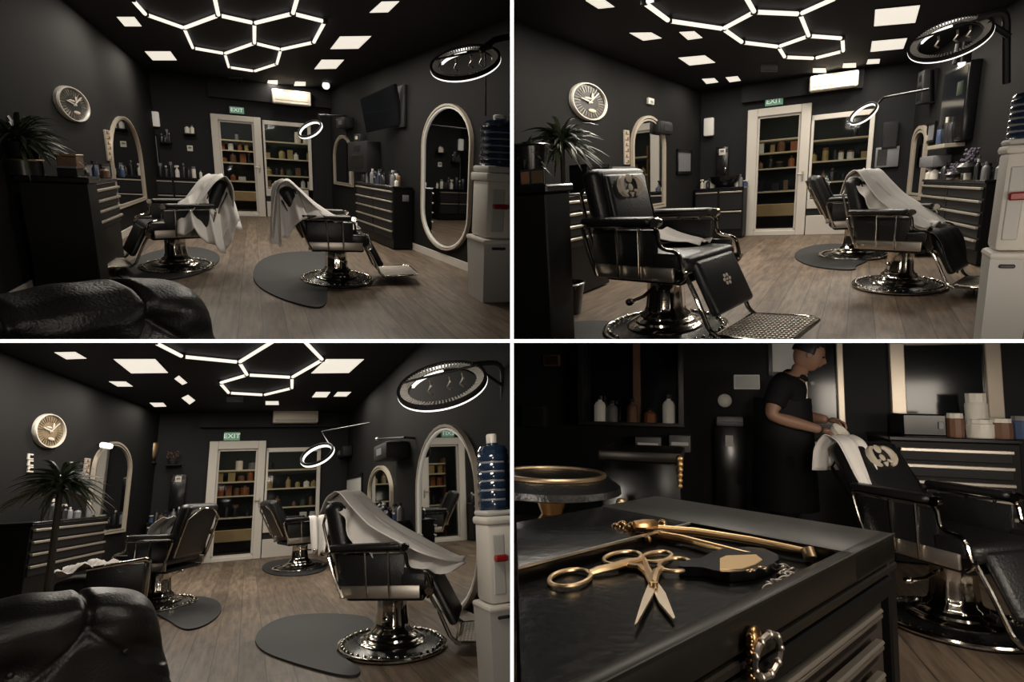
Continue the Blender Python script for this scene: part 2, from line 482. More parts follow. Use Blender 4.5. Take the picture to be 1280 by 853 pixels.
def arch_mirror(W, px, label, capsule=True, fw=.045, led=False):
    x0, x1, z0, z1 = W.rect(*px)
    w = (x1-x0)/2; cx = (x0+x1)/2; sv = 1.
    rz = min((z1-z0)*.5, w*(.62 if capsule else .62))   # arch height
    def outline(d):
        P = []; a = w-d; b = rz-d
        for i in range(17):
            q = PI*i/16; P.append((cx + a*math.cos(q), z1-rz + b*math.sin(q)))
        if capsule:
            for i in range(17):
                q = PI + PI*i/16; P.append((cx + a*math.cos(q), z0+rz + b*math.sin(q)))
        else: P += [(cx-a, z0+d), (cx+a, z0+d)]
        return P
    t = Thing(W.room, 'wall_mirror', label, 'mirror', W.at(cx, 0, z0), T((-cx, 0, -z0)))
    def band(da, db, y, m, name):
        A, B = outline(da), outline(db); k = len(A)
        vs = [(x, -.001, z) for x, z in A] + [(x, y, z) for x, z in A] + [(x, y, z) for x, z in B] + [(x, -.001, z) for x, z in B]
        fs = [(i, (i+1) % k, k+(i+1) % k, k+i) for i in range(k)] + [(k+i, k+(i+1) % k, 2*k+(i+1) % k, 2*k+i) for i in range(k)] + [(2*k+i, 2*k+(i+1) % k, 3*k+(i+1) % k, 3*k+i) for i in range(k)]
        return t.part(name, MB().add(vs, fs), m)
    band(0, fw*.5, -.05, 'frame_cream', 'outer_frame')
    band(fw*.5, fw*.68, -.03, 'frame_dark', 'frame_groove')
    band(fw*.68, fw, -.04, 'led_dim' if led else 'frame_cream', 'light_strip' if led else 'inner_frame')
    P = outline(fw*.95)
    b = MB().add([(x, -.02, z) for x, z in P], [tuple(range(len(P)))])
    t.part('mirror_glass', b, 'mirror'); return t

def wall_clock(W, px, label, gold=False):
    x0, x1, z0, z1 = W.rect(*px); rx, rz = (x1-x0)/2, (z1-z0)/2; cx, cz = (x0+x1)/2, (z0+z1)/2
    t = Thing(W.room, 'wall_clock', label, 'clock', W.at(cx, 0, cz), SV(rx, 1, rz))
    up = RX(PI/2)
    b = MB().lathe([(.90, 0), (.90, .03), (.92, .045), (.97, .045), (1, .03), (1, 0)], 48, SV(1, 1, 1) @ up); t.part('rim', b, 'white_paint')
    b = MB().lathe([(0, .02), (.91, .02)], 48, up); t.part('dial', b, 'clock_gold' if gold else 'clock_face')
    b = MB()
    for i in range(30):
        a = 2*PI*i/30; b.box(.50, .80 if i % 5 else .86, -.026, -.022, -.007 if i % 5 else -.013, .007 if i % 5 else .013, RY(a))
    t.part('minute_marks', b, 'frame_cream' if not gold else 'clock_face')
    for nm, ang, L, w in (('hour_hand', 2.9, .5, .035), ('minute_hand', .85, .74, .025)):
        b = MB().box(-.12, L, -.04, -.034, -w, w, RY(-ang)); t.part(nm, b, 'white_paint')
    for q, (x, z, rx_, rz_) in enumerate(((-.10, .18, .20, .07), (.16, .30, .07, .20), (.12, -.45, .22, .10))):
        t.part('dial_motif', MB().ball((x, -.03, z), (rx_, .006, rz_), 7), 'cream_mark', label='cream ornament on the dial')
    return t

def counter(W, x0, x1, depth, h, label, cols=1, rows=5, gap=.02, zb=.16, name='drawer_cabinet', cat='cabinet', hz=None, note=False):
    """cabinet against a wall frame; drawers face out (-y)"""
    t = Thing(W.room, name, label, cat, W.at(x0, 0, 0), T((-x0, 0, 0)))
    t.part('carcass', MB().rbox(x0, x1, -depth, -.02, 0.02, h-.03, .006, 1), 'black_wood')
    t.part('cabinet_top', MB().rbox(x0-.01, x1+.01, -depth-.02, -.02, h-.03, h, .006, 1), 'black_gloss')
    cw = (x1-x0)/cols; rh = (h-.06-zb)/rows
    for c in range(cols):
        for r in range(rows):
            a, b = x0 + c*cw + gap, x0 + (c+1)*cw - gap; z = zb + r*rh
            d = t.part('drawer', MB().rbox(a, b, -depth-.018, -depth+.01, z+.01, z+rh-.012, .004, 1), 'black_matte')
            t.part('handle', MB().rbox(a, b, -depth-.042, -depth-.012, z+rh-.036, z+rh-.012, .004, 1), 'handle', d)
    if note:
        t.part('note', MB().box(x1, x1+.004, -depth*.62, -depth*.38, h*.66, h*.78), 'item_grey', label='small printed card')
    return t

BOT = {}
def bottle(room, frame, h, r, m, label, group, kind=0, cap='item_dark', cat='bottle', name='bottle'):
    if kind == 0:    # bottle with a neck
        b = MB().lathe([(0, 0), (r, 0), (r, h*.62), (r*.75, h*.74), (r*.35, h*.8), (r*.35, h*.86)], 10)
    elif kind == 1:  # jar
        b = MB().lathe([(0, 0), (r, 0), (r*1.05, h*.1), (r*1.05, h*.75), (r*.9, h*.8)], 10)
    elif kind == 2:  # box
        b = MB().rbox(-r, r, -r*.7, r*.7, 0, h*.9, .004, 1)
    else:            # spray
        b = MB().lathe([(0, 0), (r, 0), (r, h*.55), (r*.4, h*.7), (r*.4, h*.8)], 10); b.rbox(-r*1.1, r*.5, -r*.3, r*.3, h*.8, h*.95, .004, 1)
    if kind == 2: return single(room, 'carton', b, m, label, 'box', frame, None, group)
    t = Thing(room, name, label, cat, frame, None, group)
    t.part('body', b, m, label=None)
    t.part('cap', MB().lathe([(r*(.4 if kind == 0 else .95), h*(.85 if kind != 1 else .79)), (r*(.4 if kind == 0 else .95), h), (0, h)], 10), cap)
    return t

ITEMS = ['item_white', 'item_dark', 'item_grey', 'item_dark', 'item_blue', 'item_brown', 'item_dark', 'item_grey']
def row_of_bottles(W, xs, y, z, label, group, hmin=.10, hmax=.24, mats=ITEMS, seed=1, kinds=(0, 1, 3, 0)):
    r = random.Random(seed)
    for x in xs:
        h = hmin + (hmax-hmin)*r.random()
        bottle(W.room, W.at(x + r.uniform(-.02, .02), y + r.uniform(-.08, .08), z), h, .028 + .022*r.random(), r.choice(mats), label, group, r.choice(kinds), r.choice(['item_dark', 'item_white', 'item_grey']))

def glazed_door(W, px, glass, label, name='door_1'):
    x0, x1, z0, z1 = W.rect(*px); a0, a1, c0, c1 = W.rect(*glass)
    t = Thing(W.room, name, None, None, W.at(x0, 0, 0), T((-x0, 0, 0)), kind='structure')
    b = MB()
    for (p, q, r, s) in ((x0, a0, 0, z1), (a1, x1, 0, z1), (a0, a1, c1, z1), (a0, a1, 0, c0)):
        b.rbox(p, q, -.07, .05, r, s, .008, 1)
    t.part('door_frame', b, 'white_paint')
    b = MB()
    f = .035
    for (p, q, r, s) in ((a0, a0+f, c0, c1), (a1-f, a1, c0, c1), (a0, a1, c1-f, c1), (a0, a1, c0, c0+f)): b.box(p, q, -.03, .03, r, s)
    t.part('door_leaf', b, 'base_white')
    t.part('door_glass', MB().box(a0+f, a1-f, -.004, .004, c0+f, c1-f), 'glass')
    h = MB().rbox((a1+x1)/2-.012, (a1+x1)/2+.012, -.10, -.07, .95, 1.12, .008, 1).tube([((a1+x1)/2, -.1, 1.07), ((a1+x1)/2-.1, -.11, 1.07)], .01, 6)
    t.part('door_handle', h, 'steel'); return (a0, a1, c0, c1)
def shop_window(W, px, name='window_1'):
    x0, x1, z0, z1 = W.rect(*px); f = .07
    t = Thing(W.room, name, None, None, W.at(x0, 0, 0), T((-x0, 0, 0)), kind='structure')
    b = MB()
    zs = .62
    for (p, q, r, s) in ((x0, x1, z1-f*1.2, z1), (x1-f, x1, zs, z1), (x0, x0+f*.6, zs, z1)): b.rbox(p, q, -.06, .04, r, s, .006, 1)
    t.part('window_frame', b, 'white_paint')
    b = MB().rbox(x0, x1-.1, -.06, .04, .0, .34, .006, 1).rbox(x0, x1-.1, -.06, .04, .46, zs, .006, 1)
    t.part('window_sill', b, 'base_white')
    t.part('dark_band', MB().box(x0, x1-.1, -.02, .03, .34, .46), 'black_matte')
    t.part('window_glass', MB().box(x0, x1-f, -.004, .004, zs, z1-f), 'glass')
    return (x0, x1, zs, z1)

def back_room(room, W, dg, wg, X0, X1, seed):
    """the lit shelves seen through the glazed door and the shop window"""
    r = random.Random(seed); where = room.where; D = 1.5
    Wb = W
    struct(room, 'wall_far', MB().box(X0, X1, D+.45, D+.5, 0, room.H), 'back_wall', W.M)
    struct(room, 'floor_far', MB().box(X0, X1, .06, D+.45, -.02, 0), 'item_brown', W.M)
    struct(room, 'ceiling_far', MB().box(X0, X1, .06, D+.45, room.H, room.H+.02), 'back_wall', W.M)
    for i, (a0, a1, c0, c1) in enumerate((dg, wg)):
        nm = ('glazed door', 'shop window')[i]
        eye = W.inv @ room.eye; q = (D - eye.y)/(0 - eye.y)          # sight lines through the pane reach the shelf
        xa, xb = eye.x + (a0-eye.x)*q - .04, eye.x + (a1-eye.x)*q + .04
        top, bot = eye.z + (c1-eye.z)*q, max(.05, eye.z + (c0-eye.z)*q); hh = top-bot
        t = Thing(room, 'display_shelf', f'pale open shelves behind the {nm} in the {where}', 'shelf', W.at((xa+xb)/2, D, 0), T((-(xa+xb)/2, -D, 0)))
        zs = [top - f*hh for f in ((.215, .33, .47, .68) if i == 0 else (.30, .55, .80, .98))]
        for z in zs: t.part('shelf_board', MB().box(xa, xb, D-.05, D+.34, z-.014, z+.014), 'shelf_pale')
        for x in (xa, xb): t.part('upright', MB().box(x-.02, x+.02, D, D+.34, 0, top-.15*hh), 'item_brown')
        if i == 0:
            b = MB().rbox(xa, xb, D-.25, D-.06, top-hh*.90, top-hh*.79, .01, 1)
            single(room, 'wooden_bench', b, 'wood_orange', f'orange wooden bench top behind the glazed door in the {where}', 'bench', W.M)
        for j, z in enumerate(zs):
            x = xa+.06; lim = (zs[j-1]-z if j else .3)
            while x < xb-.10:
                wd = r.uniform(.04, .085); ht = min(lim*.85, r.uniform(.12, .26))
                mm = r.choice([['item_white', 'item_grey'], ['item_orange', 'item_white', 'item_yellow', 'item_brown'], ['item_orange', 'item_brown', 'item_orange', 'item_dark'], ['item_brown', 'item_orange', 'item_white', 'item_dark']][j] if i == 0 else [['item_white', 'item_grey', 'item_dark'], ['item_yellow', 'item_yellow', 'item_white', 'item_dark'], ['item_yellow', 'item_brown', 'item_green', 'item_dark'], ['item_green', 'item_brown', 'item_dark', 'item_white']][j])
                if r.random() < (.3 if j == 0 else .85):
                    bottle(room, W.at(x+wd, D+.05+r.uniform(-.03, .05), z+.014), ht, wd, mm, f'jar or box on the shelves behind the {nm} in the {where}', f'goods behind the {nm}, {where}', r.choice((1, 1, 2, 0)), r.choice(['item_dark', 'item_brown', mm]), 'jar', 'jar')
                x += wd*2 + r.uniform(.01, .12)
    area(room, W.at((dg[0]+dg[1])/2, .75, room.H-.25), 2.6, .8, .6, (1, .80, .56))
    area(room, W.at((wg[0]+wg[1])/2, .75, room.H-.25), 2.4, .8, .6, (1, .85, .62))

LIGHT_GAIN = 2.75
def area(room, frame, power, sx, sy, col=(1, .92, .80), spread=180):
    l = bpy.data.lights.new('lamp', 'AREA'); l.shape = 'RECTANGLE'; l.size = sx; l.size_y = sy
    l.energy = power*LIGHT_GAIN; l.color = col; l.spread = math.radians(spread)
    o = bpy.data.objects.new('lamp', l); COL.objects.link(o); o.matrix_world = frame  # same name for built lights and for added lamps without a fixture
    return o

def ceiling_panel(room, quad, label, power=9., group=None, small=False):
    P = [room.fl(x, y, room.H-.012) for x, y in quad]
    c = sum(P, Vector())/4
    t = Thing(room, 'ceiling_light', label, 'ceiling light', room.M @ T(c), T(-c), group)
    k = [(p.x, p.y) for p in P]
    t.part('diffuser', MB().prism(k, room.H-.012, room.H-.002), 'panel')
    ctr = Vector((c.x, c.y)); kk = [tuple(ctr + (Vector(p)-ctr)*1.05) for p in k]
    t.part('frame', MB().prism(kk, room.H-.008, room.H-.001), 'black_matte')
    sx = abs(P[1].x-P[0].x) or .3; sy = abs(P[2].y-P[1].y) or .3
    area(room, room.M @ T((c.x, c.y, room.H-.02)), power, max(.15, sx*.9), max(.15, sy*.8))
    return t

def ceiling_vent(room, px, label):
    x0, y0, x1, y1 = px
    P = [room.fl(x, y, room.H-.03) for x, y in ((x0, y0), (x1, y0), (x1, y1), (x0, y1))]; c = sum(P, Vector())/4
    t = Thing(room, 'air_vent', label, 'vent', room.at(c), T(-c))
    t.part('vent_frame', MB().prism([(p.x, p.y) for p in P], room.H-.03, room.H-.002), 'vent')
    for i in range(4):
        f0, f1 = .12+.21*i, .24+.21*i
        q = [P[0].lerp(P[3], f0), P[1].lerp(P[2], f0), P[1].lerp(P[2], f1), P[0].lerp(P[3], f1)]; m = sum(q, Vector())/4
        t.part('louvre', MB().prism([(m.x+(p.x-m.x)*.9, p.y) for p in q], room.H-.036, room.H-.03), 'dark_metal')
def hex_light(room, V, edges, label, r=.021):
    pts = {k: room.fl(x, y, room.H-.04) for k, (x, y) in V.items()}
    c = sum(pts.values(), Vector())/len(pts)
    t = Thing(room, 'hexagon_ceiling_light', label, 'ceiling light', room.M @ T((c.x, c.y, room.H)), T((-c.x, -c.y, -room.H)))
    for a, b in edges:
        A, B = pts[a], pts[b]; d = (B-A).normalized()*.03
        t.part('light_tube', MB().tube([A+d, B-d], r, 8), 'led')
    for k in pts: t.part('joint', MB().lathe([(0, -.02), (.034, -.02), (.034, .03), (0, .03)], 10, T(pts[k])), 'black_matte')
    for a, b in edges[::2]:
        m_ = (pts[a]+pts[b])/2; L = (pts[a]-pts[b]).length
        area(room, room.M @ T((m_.x, m_.y, room.H-.08)), 1.6, .3, .3)
    return t

def ring_lamp(room, cx, cy, R_px, ratio, roll, Y, label, arm=None, led='led_ring', big=False):
    M, dist = room.look(cx, cy, Y); R = R_px*room.mpp(cx, cy, Y)
    Mr = RY(-math.radians(roll)) @ RX(-math.acos(ratio)) @ RX(PI/2)
    t = Thing(room, 'ring_lamp', label, 'lamp', M)
    if not big:
        t.part('light_ring', MB().ring(R, R*.115, 44, 8, Mr), led)
        t.part('housing', MB().ring(R*1.02, R*.085, 44, 8, Mr @ T((0, 0, R*.12))), 'black_matte')
    else:
        t.part('light_ring', MB().ring(R, R*.035, 64, 8, Mr @ T((0, 0, .0))), led)
        b = MB().lathe([(R*.97, -.01*R), (R*1.03, .02*R), (R*1.03, R*.11), (R*.97, R*.12), (R*.955, R*.06)], 64, Mr)
        t.part('housing', b, 'black_matte')
        b = MB()
        for i in range(72):
            a = 2*PI*i/72; b.box(R*.79, R*.965, -R*.013, R*.013, R*.0, R*.09, Mr @ RZ(a))
        t.part('fins', b, 'fin')
        t.part('inner_rim', MB().ring(R*.79, R*.03, 64, 6, Mr), 'dark_metal')
        b = MB()
        for i in range(20, 34):
            a = 2*PI*i/72; b.box(R*.72, R*.79, -R*.04, R*.04, -R*.04, R*.02, Mr @ RZ(a - .25))
        t.part('light_strip', b, led)
        b = MB().tube([(-R*.88, R*.4, R*.12), (R*.88, R*.4, R*.12)], R*.03, 8, M=Mr)
        t.part('cross_bar', b, 'black_matte')
        for q in (-.25, .2, .5):
            b = MB().tube([(q*R, .2*R, R*.12), (q*R, .2*R, -.02*R), (q*R-.10*R, .12*R, -.12*R), (q*R-.02*R, .02*R, -.15*R)], R*.03, 6, M=Mr)
            t.part('hook', b, 'steel')
    if arm:
        inv = M.inverted() @ room.M
        for pts, rr in arm:
            t.part('arm', MB().tube([inv @ Vector(p) for p in pts], rr, 8), 'dark_metal')
    return t

def slab_on_wall(W, px, depth, m, name, label, cat, r=.008, parts=None, off=0.):
    x0, x1, z0, z1 = W.rect(*px)
    t = Thing(W.room, name, label, cat, W.at(x0, -off, z0), T((-x0, 0, -z0)))
    t.part('body', MB().rbox(x0, x1, -depth, 0, z0, z1, r, 2), m)
    if parts:
        for nm, (fx0, fx1, fz0, fz1), mm in parts:
            t.part(nm, MB().rbox(x0+(x1-x0)*fx0, x0+(x1-x0)*fx1, -depth-.006, -depth+.002, z0+(z1-z0)*fz0, z0+(z1-z0)*fz1, .002, 1), mm)
    return t

def air_conditioner(W, px, label):
    x0, x1, z0, z1 = W.rect(*px, off=.0); h = z1-z0; D = .2
    t = Thing(W.room, 'air_conditioner', label, 'air conditioner', W.at((x0+x1)/2, 0, z0), T((-(x0+x1)/2, 0, -z0)))
    t.part('casing', MB().rbox(x0, x1, -D, -.005, z0, z1, .03, 3), 'plastic_cream')
    t.part('front_panel', MB().rbox(x0+.06, x1-.06, -D-.012, -D+.02, z0+h*.26, z1-h*.16, .008, 2), 'plastic_cream')
    t.part('air_flap', MB().rbox(x0+.05, x1-.05, -D-.008, -D+.03, z0+h*.06, z0+h*.20, .006, 1), 'plastic_grey_light')
    t.part('intake_grille', MB().rbox(x0+.05, x1-.05, -D-.004, -D+.03, z1-h*.13, z1-h*.05, .003, 1), 'plastic_grey')

def exit_sign(W, px, label):
    x0, x1, z0, z1 = W.rect(*px)
    t = Thing(W.room, 'exit_sign', label, 'sign', W.at(x0, 0, z0), T((-x0, 0, -z0)))
    t.part('sign_box', MB().rbox(x0, x1, -.06, -.002, z0, z1, .006, 1), 'exit_green')
    cu = bpy.data.curves.new('lettering', 'FONT'); cu.body = 'EXIT'; cu.size = (z1-z0)*.80; cu.extrude = .002
    cu.align_x = 'CENTER'; cu.align_y = 'CENTER'; cu.materials.append(MATS['exit_text'])
    cu.fill_mode = 'BOTH'
    o = bpy.data.objects.new('lettering', cu); COL.objects.link(o)
    dg = bpy.context.evaluated_depsgraph_get(); me = bpy.data.meshes.new_from_object(o.evaluated_get(dg))
    b = MB(); b.add([v.co.copy() for v in me.vertices], [tuple(p.vertices) for p in me.polygons], T(((x0+x1)/2, -.064, (z0+z1)/2)) @ RX(PI/2) @ SV(1.15, 1, 1))
    bpy.data.objects.remove(o); bpy.data.curves.remove(cu); bpy.data.meshes.remove(me)
    t.part('lettering', b, 'exit_text')

def plant(room, base, h, spread, label, n=70, seed=4, pot=True, ky=1.2):
    r = random.Random(seed)
    t = Thing(room, 'potted_plant', label, 'plant', room.at(base), SV(1, ky, 1))
    for nm, m, cnt in (('foliage', 'leaf', n), ('pale_leaves', 'leaf_pale', n//3)):
        b = MB()
        for i in range(cnt):
            a = r.uniform(0, 2*PI); L = spread*r.uniform(.6, 1.1); el = r.uniform(.1, 1.35)
            z0 = h + r.uniform(-.16, .10)*spread; w = .022*r.uniform(.7, 1.3)*max(.6, spread*2)
            rows = []
            for q in range(7):
                u = q/6; rr = L*(u*math.cos(el) + .12*u*u); zz = z0 + L*(u*math.sin(el) - .75*u*u*(1.1-.45*math.sin(el)))
                ww = w*(math.sin(PI*min(1, u*.85+.15))**.6) * (1 if u < .98 else .1)
                c = Vector((rr*math.cos(a), rr*math.sin(a), zz)); sd = Vector((-math.sin(a), math.cos(a), .25))*ww
                rows.append([c-sd, c+Vector((0, 0, -ww*.4)), c+sd])
            b.grid(rows)
        t.part(nm, b, m, sharp=180)
    t.part('stem', MB().tube([(0, 0, h*.12), (.01, .0, h*.5), (0, .01, h)], [.03, .025, .02], 8), 'stem')
    if pot: t.part('pot', MB().lathe([(0, 0), (.11, 0), (.15, .26), (.16, .27), (.145, .28), (.13, .24), (0, .24)], 20), 'black_gloss')
    return t

def chesterfield(room, P, yaw, label, L=2.4, top=.60, k=1., buttons=((-.35, .42), (-.9, .42), (-.62, .28), (-1.45, .42), (-1.2, .28), (-.12, .28), (-1.75, .28)), ds=1.):
    """a low roll-backed leather sofa seen from behind: x runs along its back, right end at x = 0"""
    t = Thing(room, 'chesterfield_sofa', label, 'sofa', room.at(P), RZ(yaw))
    sec = [(-.20, .0), (-.20, .25), (-.21, .50), (-.24, .64), (-.25, .76), (-.22, .87), (-.14, .96), (-.02, 1.0), (.10, .97), (.19, .88), (.21, .76), (.18, .64), (.15, .5), (.14, .25), (.14, 0)]
    fine = []
    for i in range(len(sec)-1):
        for q in range(8):
            u = q/8; fine.append(((sec[i][0]*(1-u)+sec[i+1][0]*u)*.9*k, (sec[i][1]*(1-u)+sec[i+1][1]*u)*top))
    fine.append((sec[-1][0]*.9*k, sec[-1][1]*top))
    for _ in range(4):
        g = list(fine)
        for i in range(1, len(fine)-1): fine[i] = tuple((g[i-1][c]+2*g[i][c]+g[i+1][c])/4 for c in (0, 1))
    rows = []; nx = 170
    for i in range(nx+1):
        x = -L*(1-i/nx)**1.15
        e = max(0, min(1, -x/.24)); sc = math.sqrt(max(0.0, 1-(1-e)**2))
        sc = .16 + .84*sc
        row = []
        for y, z in fine:
            yy = -.03 + (y+.03)*sc; zz = z if z < top*.3 else z*(.70+.30*sc)
            d = 0
            for bx, bz in buttons:
                q = ((x-bx)/.10)**2 + ((z-bz*top/.6)/.075)**2
                if y < .0: d += .060*math.exp(-q)
                # vertical crease above each upper button
                if bz > .4 and z > bz*top/.6: d += .038*math.exp(-((x-bx-.10*(z-bz))/.022)**2)
                if bz > .4 and y < 0 and z <= bz*top/.6: d += .024*math.exp(-((abs(x-bx)-.9*(bz*top/.6-z))/.020)**2)
            d += .008*math.sin(9*x+5*z) + .004*math.sin(23*x-11*z)
            cy, cz = -.03, top*.72
            v = Vector((0, yy-cy, max(0, zz-cz)))
            if v.length > 1e-4: v.normalize()
            fl = .20*max(0, 1-zz/top)*max(0, 1+x/.6)
            row.append((x + fl, yy - v.y*d, zz - v.z*d))
        rows.append(row)
    body = t.part('sofa_back', MB().grid(rows), 'sofa_leather', sharp=180)
    for bx, bz in buttons:
        if bx > -L: t.part('button', MB().ball((bx, -.155*k, bz*top/.6), (.017, .012, .017), 8), 'sofa_leather', body)
    t.part('sofa_seat', MB().rbox(-L, -.7, .14*k, .60*k, .0, top*.5, .05, 3), 'sofa_leather')
    return t

def floor_mat(room, poly, label):
    P = [room.fl(x, y) for x, y in poly]
    # smooth closed outline
    for _ in range(3):
        Q = []
        for i in range(len(P)):
            a, b = P[i], P[(i+1) % len(P)]; Q += [a*.75+b*.25, a*.25+b*.75]
        P = Q
    c = sum(P, Vector())/len(P)
    single(room, 'floor_mat', MB().prism([(p.x-c.x, p.y-c.y) for p in P], .001, .016), 'rubber', label, 'mat', room.at((c.x, c.y, 0)))

def water_stack(room, fx, fy, w_px, tops, where, bottle_r=.44, Y=None):
    """gallon bottle on a dispenser on a bin, sized from the floor point; tops = image heights of the joints"""
    P = room.fl(fx, fy); Y = P.y; w = w_px*room.mpp(fx, fy, Y)
    P.x = room.onY(fx, tops[1], Y).x
    zb, zd, zc, zt, zn = [room.onY(fx, y, Y).z for y in tops]
    D = w*room.ds*.9
    t = Thing(room, 'plastic_bin', f'tall grey plastic bin under the water dispenser in the {where}', 'bin', room.at(P), None)
    t.part('bin_body', MB().add([(sx*w*q, sy*D*q, z) for z, q in ((0, .44), (zb*.93, .5)) for sx, sy in ((-1, -1), (1, -1), (1, 1), (-1, 1))], [(0, 1, 2, 3), (4, 5, 6, 7), (0, 1, 5, 4), (1, 2, 6, 5), (2, 3, 7, 6), (3, 0, 4, 7)]), 'plastic_grey')
    t.part('bin_lid', MB().rbox(-w*.54, w*.54, -D*.54, D*.54, zb*.92, zb, .03, 2), 'plastic_grey_light')
    t.part('grip', MB().rbox(-w*.30, w*.05, -D*.54, -D*.47, zb*.84, zb*.88, .006, 1), 'item_dark')
    t = Thing(room, 'water_dispenser', f'grey water dispenser with a red tap under the blue bottle in the {where}', 'water dispenser', room.at((P.x, P.y, zb)), T((0, 0, -zb)))
    t.part('dispenser_body', MB().rbox(-w*.44, w*.44, -D*.42, D*.42, zb, zd, .03, 2), 'plastic_grey_light')
    t.part('alcove_panel', MB().rbox(-w*.32, w*.02, -D*.44, -D*.40, zb+(zd-zb)*.12, zb+(zd-zb)*.85, .01, 1), 'plastic_grey')
    t.part('tap', MB().rbox(-w*.30, w*.05, -D*.56, -D*.40, zb+(zd-zb)*.52, zb+(zd-zb)*.60, .008, 1), 'red', label='dark red tap')
    t.part('collar', MB().rbox(-w*.49, w*.49, -D*.47, D*.47, zd-(zd-zb)*.03, zd+(zc-zd)*.5, .02, 2), 'plastic_grey_light')
    t.part('head', MB().rbox(-w*.45, w*.45, -D*.43, D*.43, zd+(zc-zd)*.5, zc, .02, 2), 'plastic_grey')
    t = Thing(room, 'water_bottle', f'blue ribbed water bottle on top of the dispenser in the {where}', 'bottle', room.at((P.x, P.y, zc)), SV(1, room.ds*.9, 1))
    H = zt-zc; R = w*bottle_r
    prof = [(0, 0), (R*.95, 0)]
    for i in range(6):
        z = H*(.02+.14*i); prof += [(R*.93, z), (R, z+H*.03), (R, z+H*.10), (R*.93, z+H*.13)]
    prof += [(R*.98, H*.90), (R*.80, H*.97), (R*.35, H), (R*.33, H*1.06)]
    t.part('bottle_body', MB().lathe(prof, 28), 'water_blue')
    b = MB()
    for i in range(5):
        z = H*(.13+.14*i); b.lathe([(R*.945, z), (R*.97, z+.008), (R*.945, z+.016)], 28, a0=PI*1.05, a1=PI*1.6)
    t.part('highlight_band', b, 'item_grey')
    t.part('bottle_cap', MB().lathe([(0, H*1.02), (R*.36, H*1.02), (R*.36, zn-zc), (R*.30, zn-zc+.01), (0, zn-zc+.01)], 20), 'plastic_grey_light')
# ---------------------------------------------------------------- the three views of the shop
def cbake(room, yaw, k): return room.bake(yaw, k) @ SV(1.08, 1.05, .92)
_bc, _cp = barber_chair, cape
def chair(room, px, py, yaw, label, k=1., **kw):
    P = room.fl(px, py); P.z = 0.0
    old = room.bake; room.bake = lambda y, kk, ds=None: SV(1, room.ds, 1) @ RZ(y) @ SV(kk*1.08, kk*1.05, kk*.92)
    t = _bc(room, P, math.radians(yaw), label, k, **kw); room.bake = old
    return P, math.radians(yaw), k
def drape(room, ch, label, profs, turn=0, **kw):
    P, yaw, k = ch
    old = room.bake; room.bake = lambda y, kk, ds=None: SV(1, room.ds, 1) @ RZ(y) @ (SV(kk*1.08, kk*1.05, kk*.92) if not turn else SV(kk*1.05, kk*1.08, kk*.92))
    o = _cp(room, P, yaw + math.radians(turn), label, profs, k, **kw); room.bake = old
    return o

def shell(room, L, C0, C1, Rp, holes_px, near=.9):
    """left wall through L and corner C0, back wall C0-C1, right wall through C1 and Rp (image points on the floor line)"""
    l, c0, c1, r = [room.fl(*p) for p in (L, C0, C1, Rp)]
    d = holes_px[0]; Yb = room.fl((d[0]+d[2])/2, d[3]).y      # the back wall stands square to the room
    c0 = room.onY(C0[0], C0[1], Yb); c1 = room.onY(C1[0], C1[1], Yb); c0.z = c1.z = 0
    def ext(c, p):
        d = (p-c); t = (near-c.y)/d.y
        return c + d*t
    ln, rn = ext(c0, l), ext(c1, r)
    WL, WB, WR = Wall(room, ln, c0), Wall(room, c0, c1), Wall(room, c1, rn)
    H = room.H
    struct(room, 'wall_left', MB().box(-.1, WL.len, 0, .1, 0, H), 'wall', WL.M)
    struct(room, 'wall_right', MB().box(0, WR.len+.1, 0, .1, 0, H), 'wall', WR.M)
    hs = [WB.rect(*h) for h in holes_px]
    xs = sorted({0, WB.len, *[v for h in hs for v in h[:2]]}); zs = sorted({0, H, *[max(0, v) for h in hs for v in h[2:]]})
    b = MB()
    for i in range(len(xs)-1):
        for j in range(len(zs)-1):
            cx, cz = (xs[i]+xs[i+1])/2, (zs[j]+zs[j+1])/2
            if any(h[0] < cx < h[1] and h[2] < cz < h[3] for h in hs): continue
            b.box(xs[i], xs[i+1], 0, .06, zs[j], zs[j+1])
    struct(room, 'wall_back', b, 'wall_back', WB.M)
    X0, X1 = min(ln.x, c0.x)-.2, max(rn.x, c1.x)+.2; Y1 = max(c0.y, c1.y)+.05
    pl = [(ln.x-.15, near), (rn.x+.15, near), (c1.x+.05, c1.y+.05), (c0.x-.05, c0.y+.05)]
    struct(room, 'floor', MB().prism(pl, -.05, 0), 'floor_wood')
    struct(room, 'ceiling', MB().prism(pl, H, H+.05), 'ceiling')
    for nm, W in (('baseboard_left', WL), ('baseboard_right', WR)):
        struct(room, nm, MB().rbox(0, W.len, -.018, 0, 0, .11, .004, 1), 'base_white', W.M)
    a = holes_px and hs or [(0, 0, 0, 0)]
    struct(room, 'baseboard_back', MB().rbox(0, a[0][0]-.02, -.018, 0, 0, .10, .004, 1), 'wall_back', WB.M)
    return WL, WB, WR
def offset_wall(W, d):
    A = W.m @ Vector((0, -d, 0)); B = W.m @ Vector((W.len, -d, 0)); return Wall(W.room, A, B)
def bulkhead(W, x0, x1, y_low, d=.14):
    a = W.hit(x0, y_low, d)[0]; b = W.hit(x1, y_low, d)[0]; z = W.hit((x0+x1)/2, y_low, d)[1]
    struct(W.room, 'trim_1', MB().box(a, b, -d, -.001, z, W.room.H), 'wall_back', W.M)
    return offset_wall(W, d)
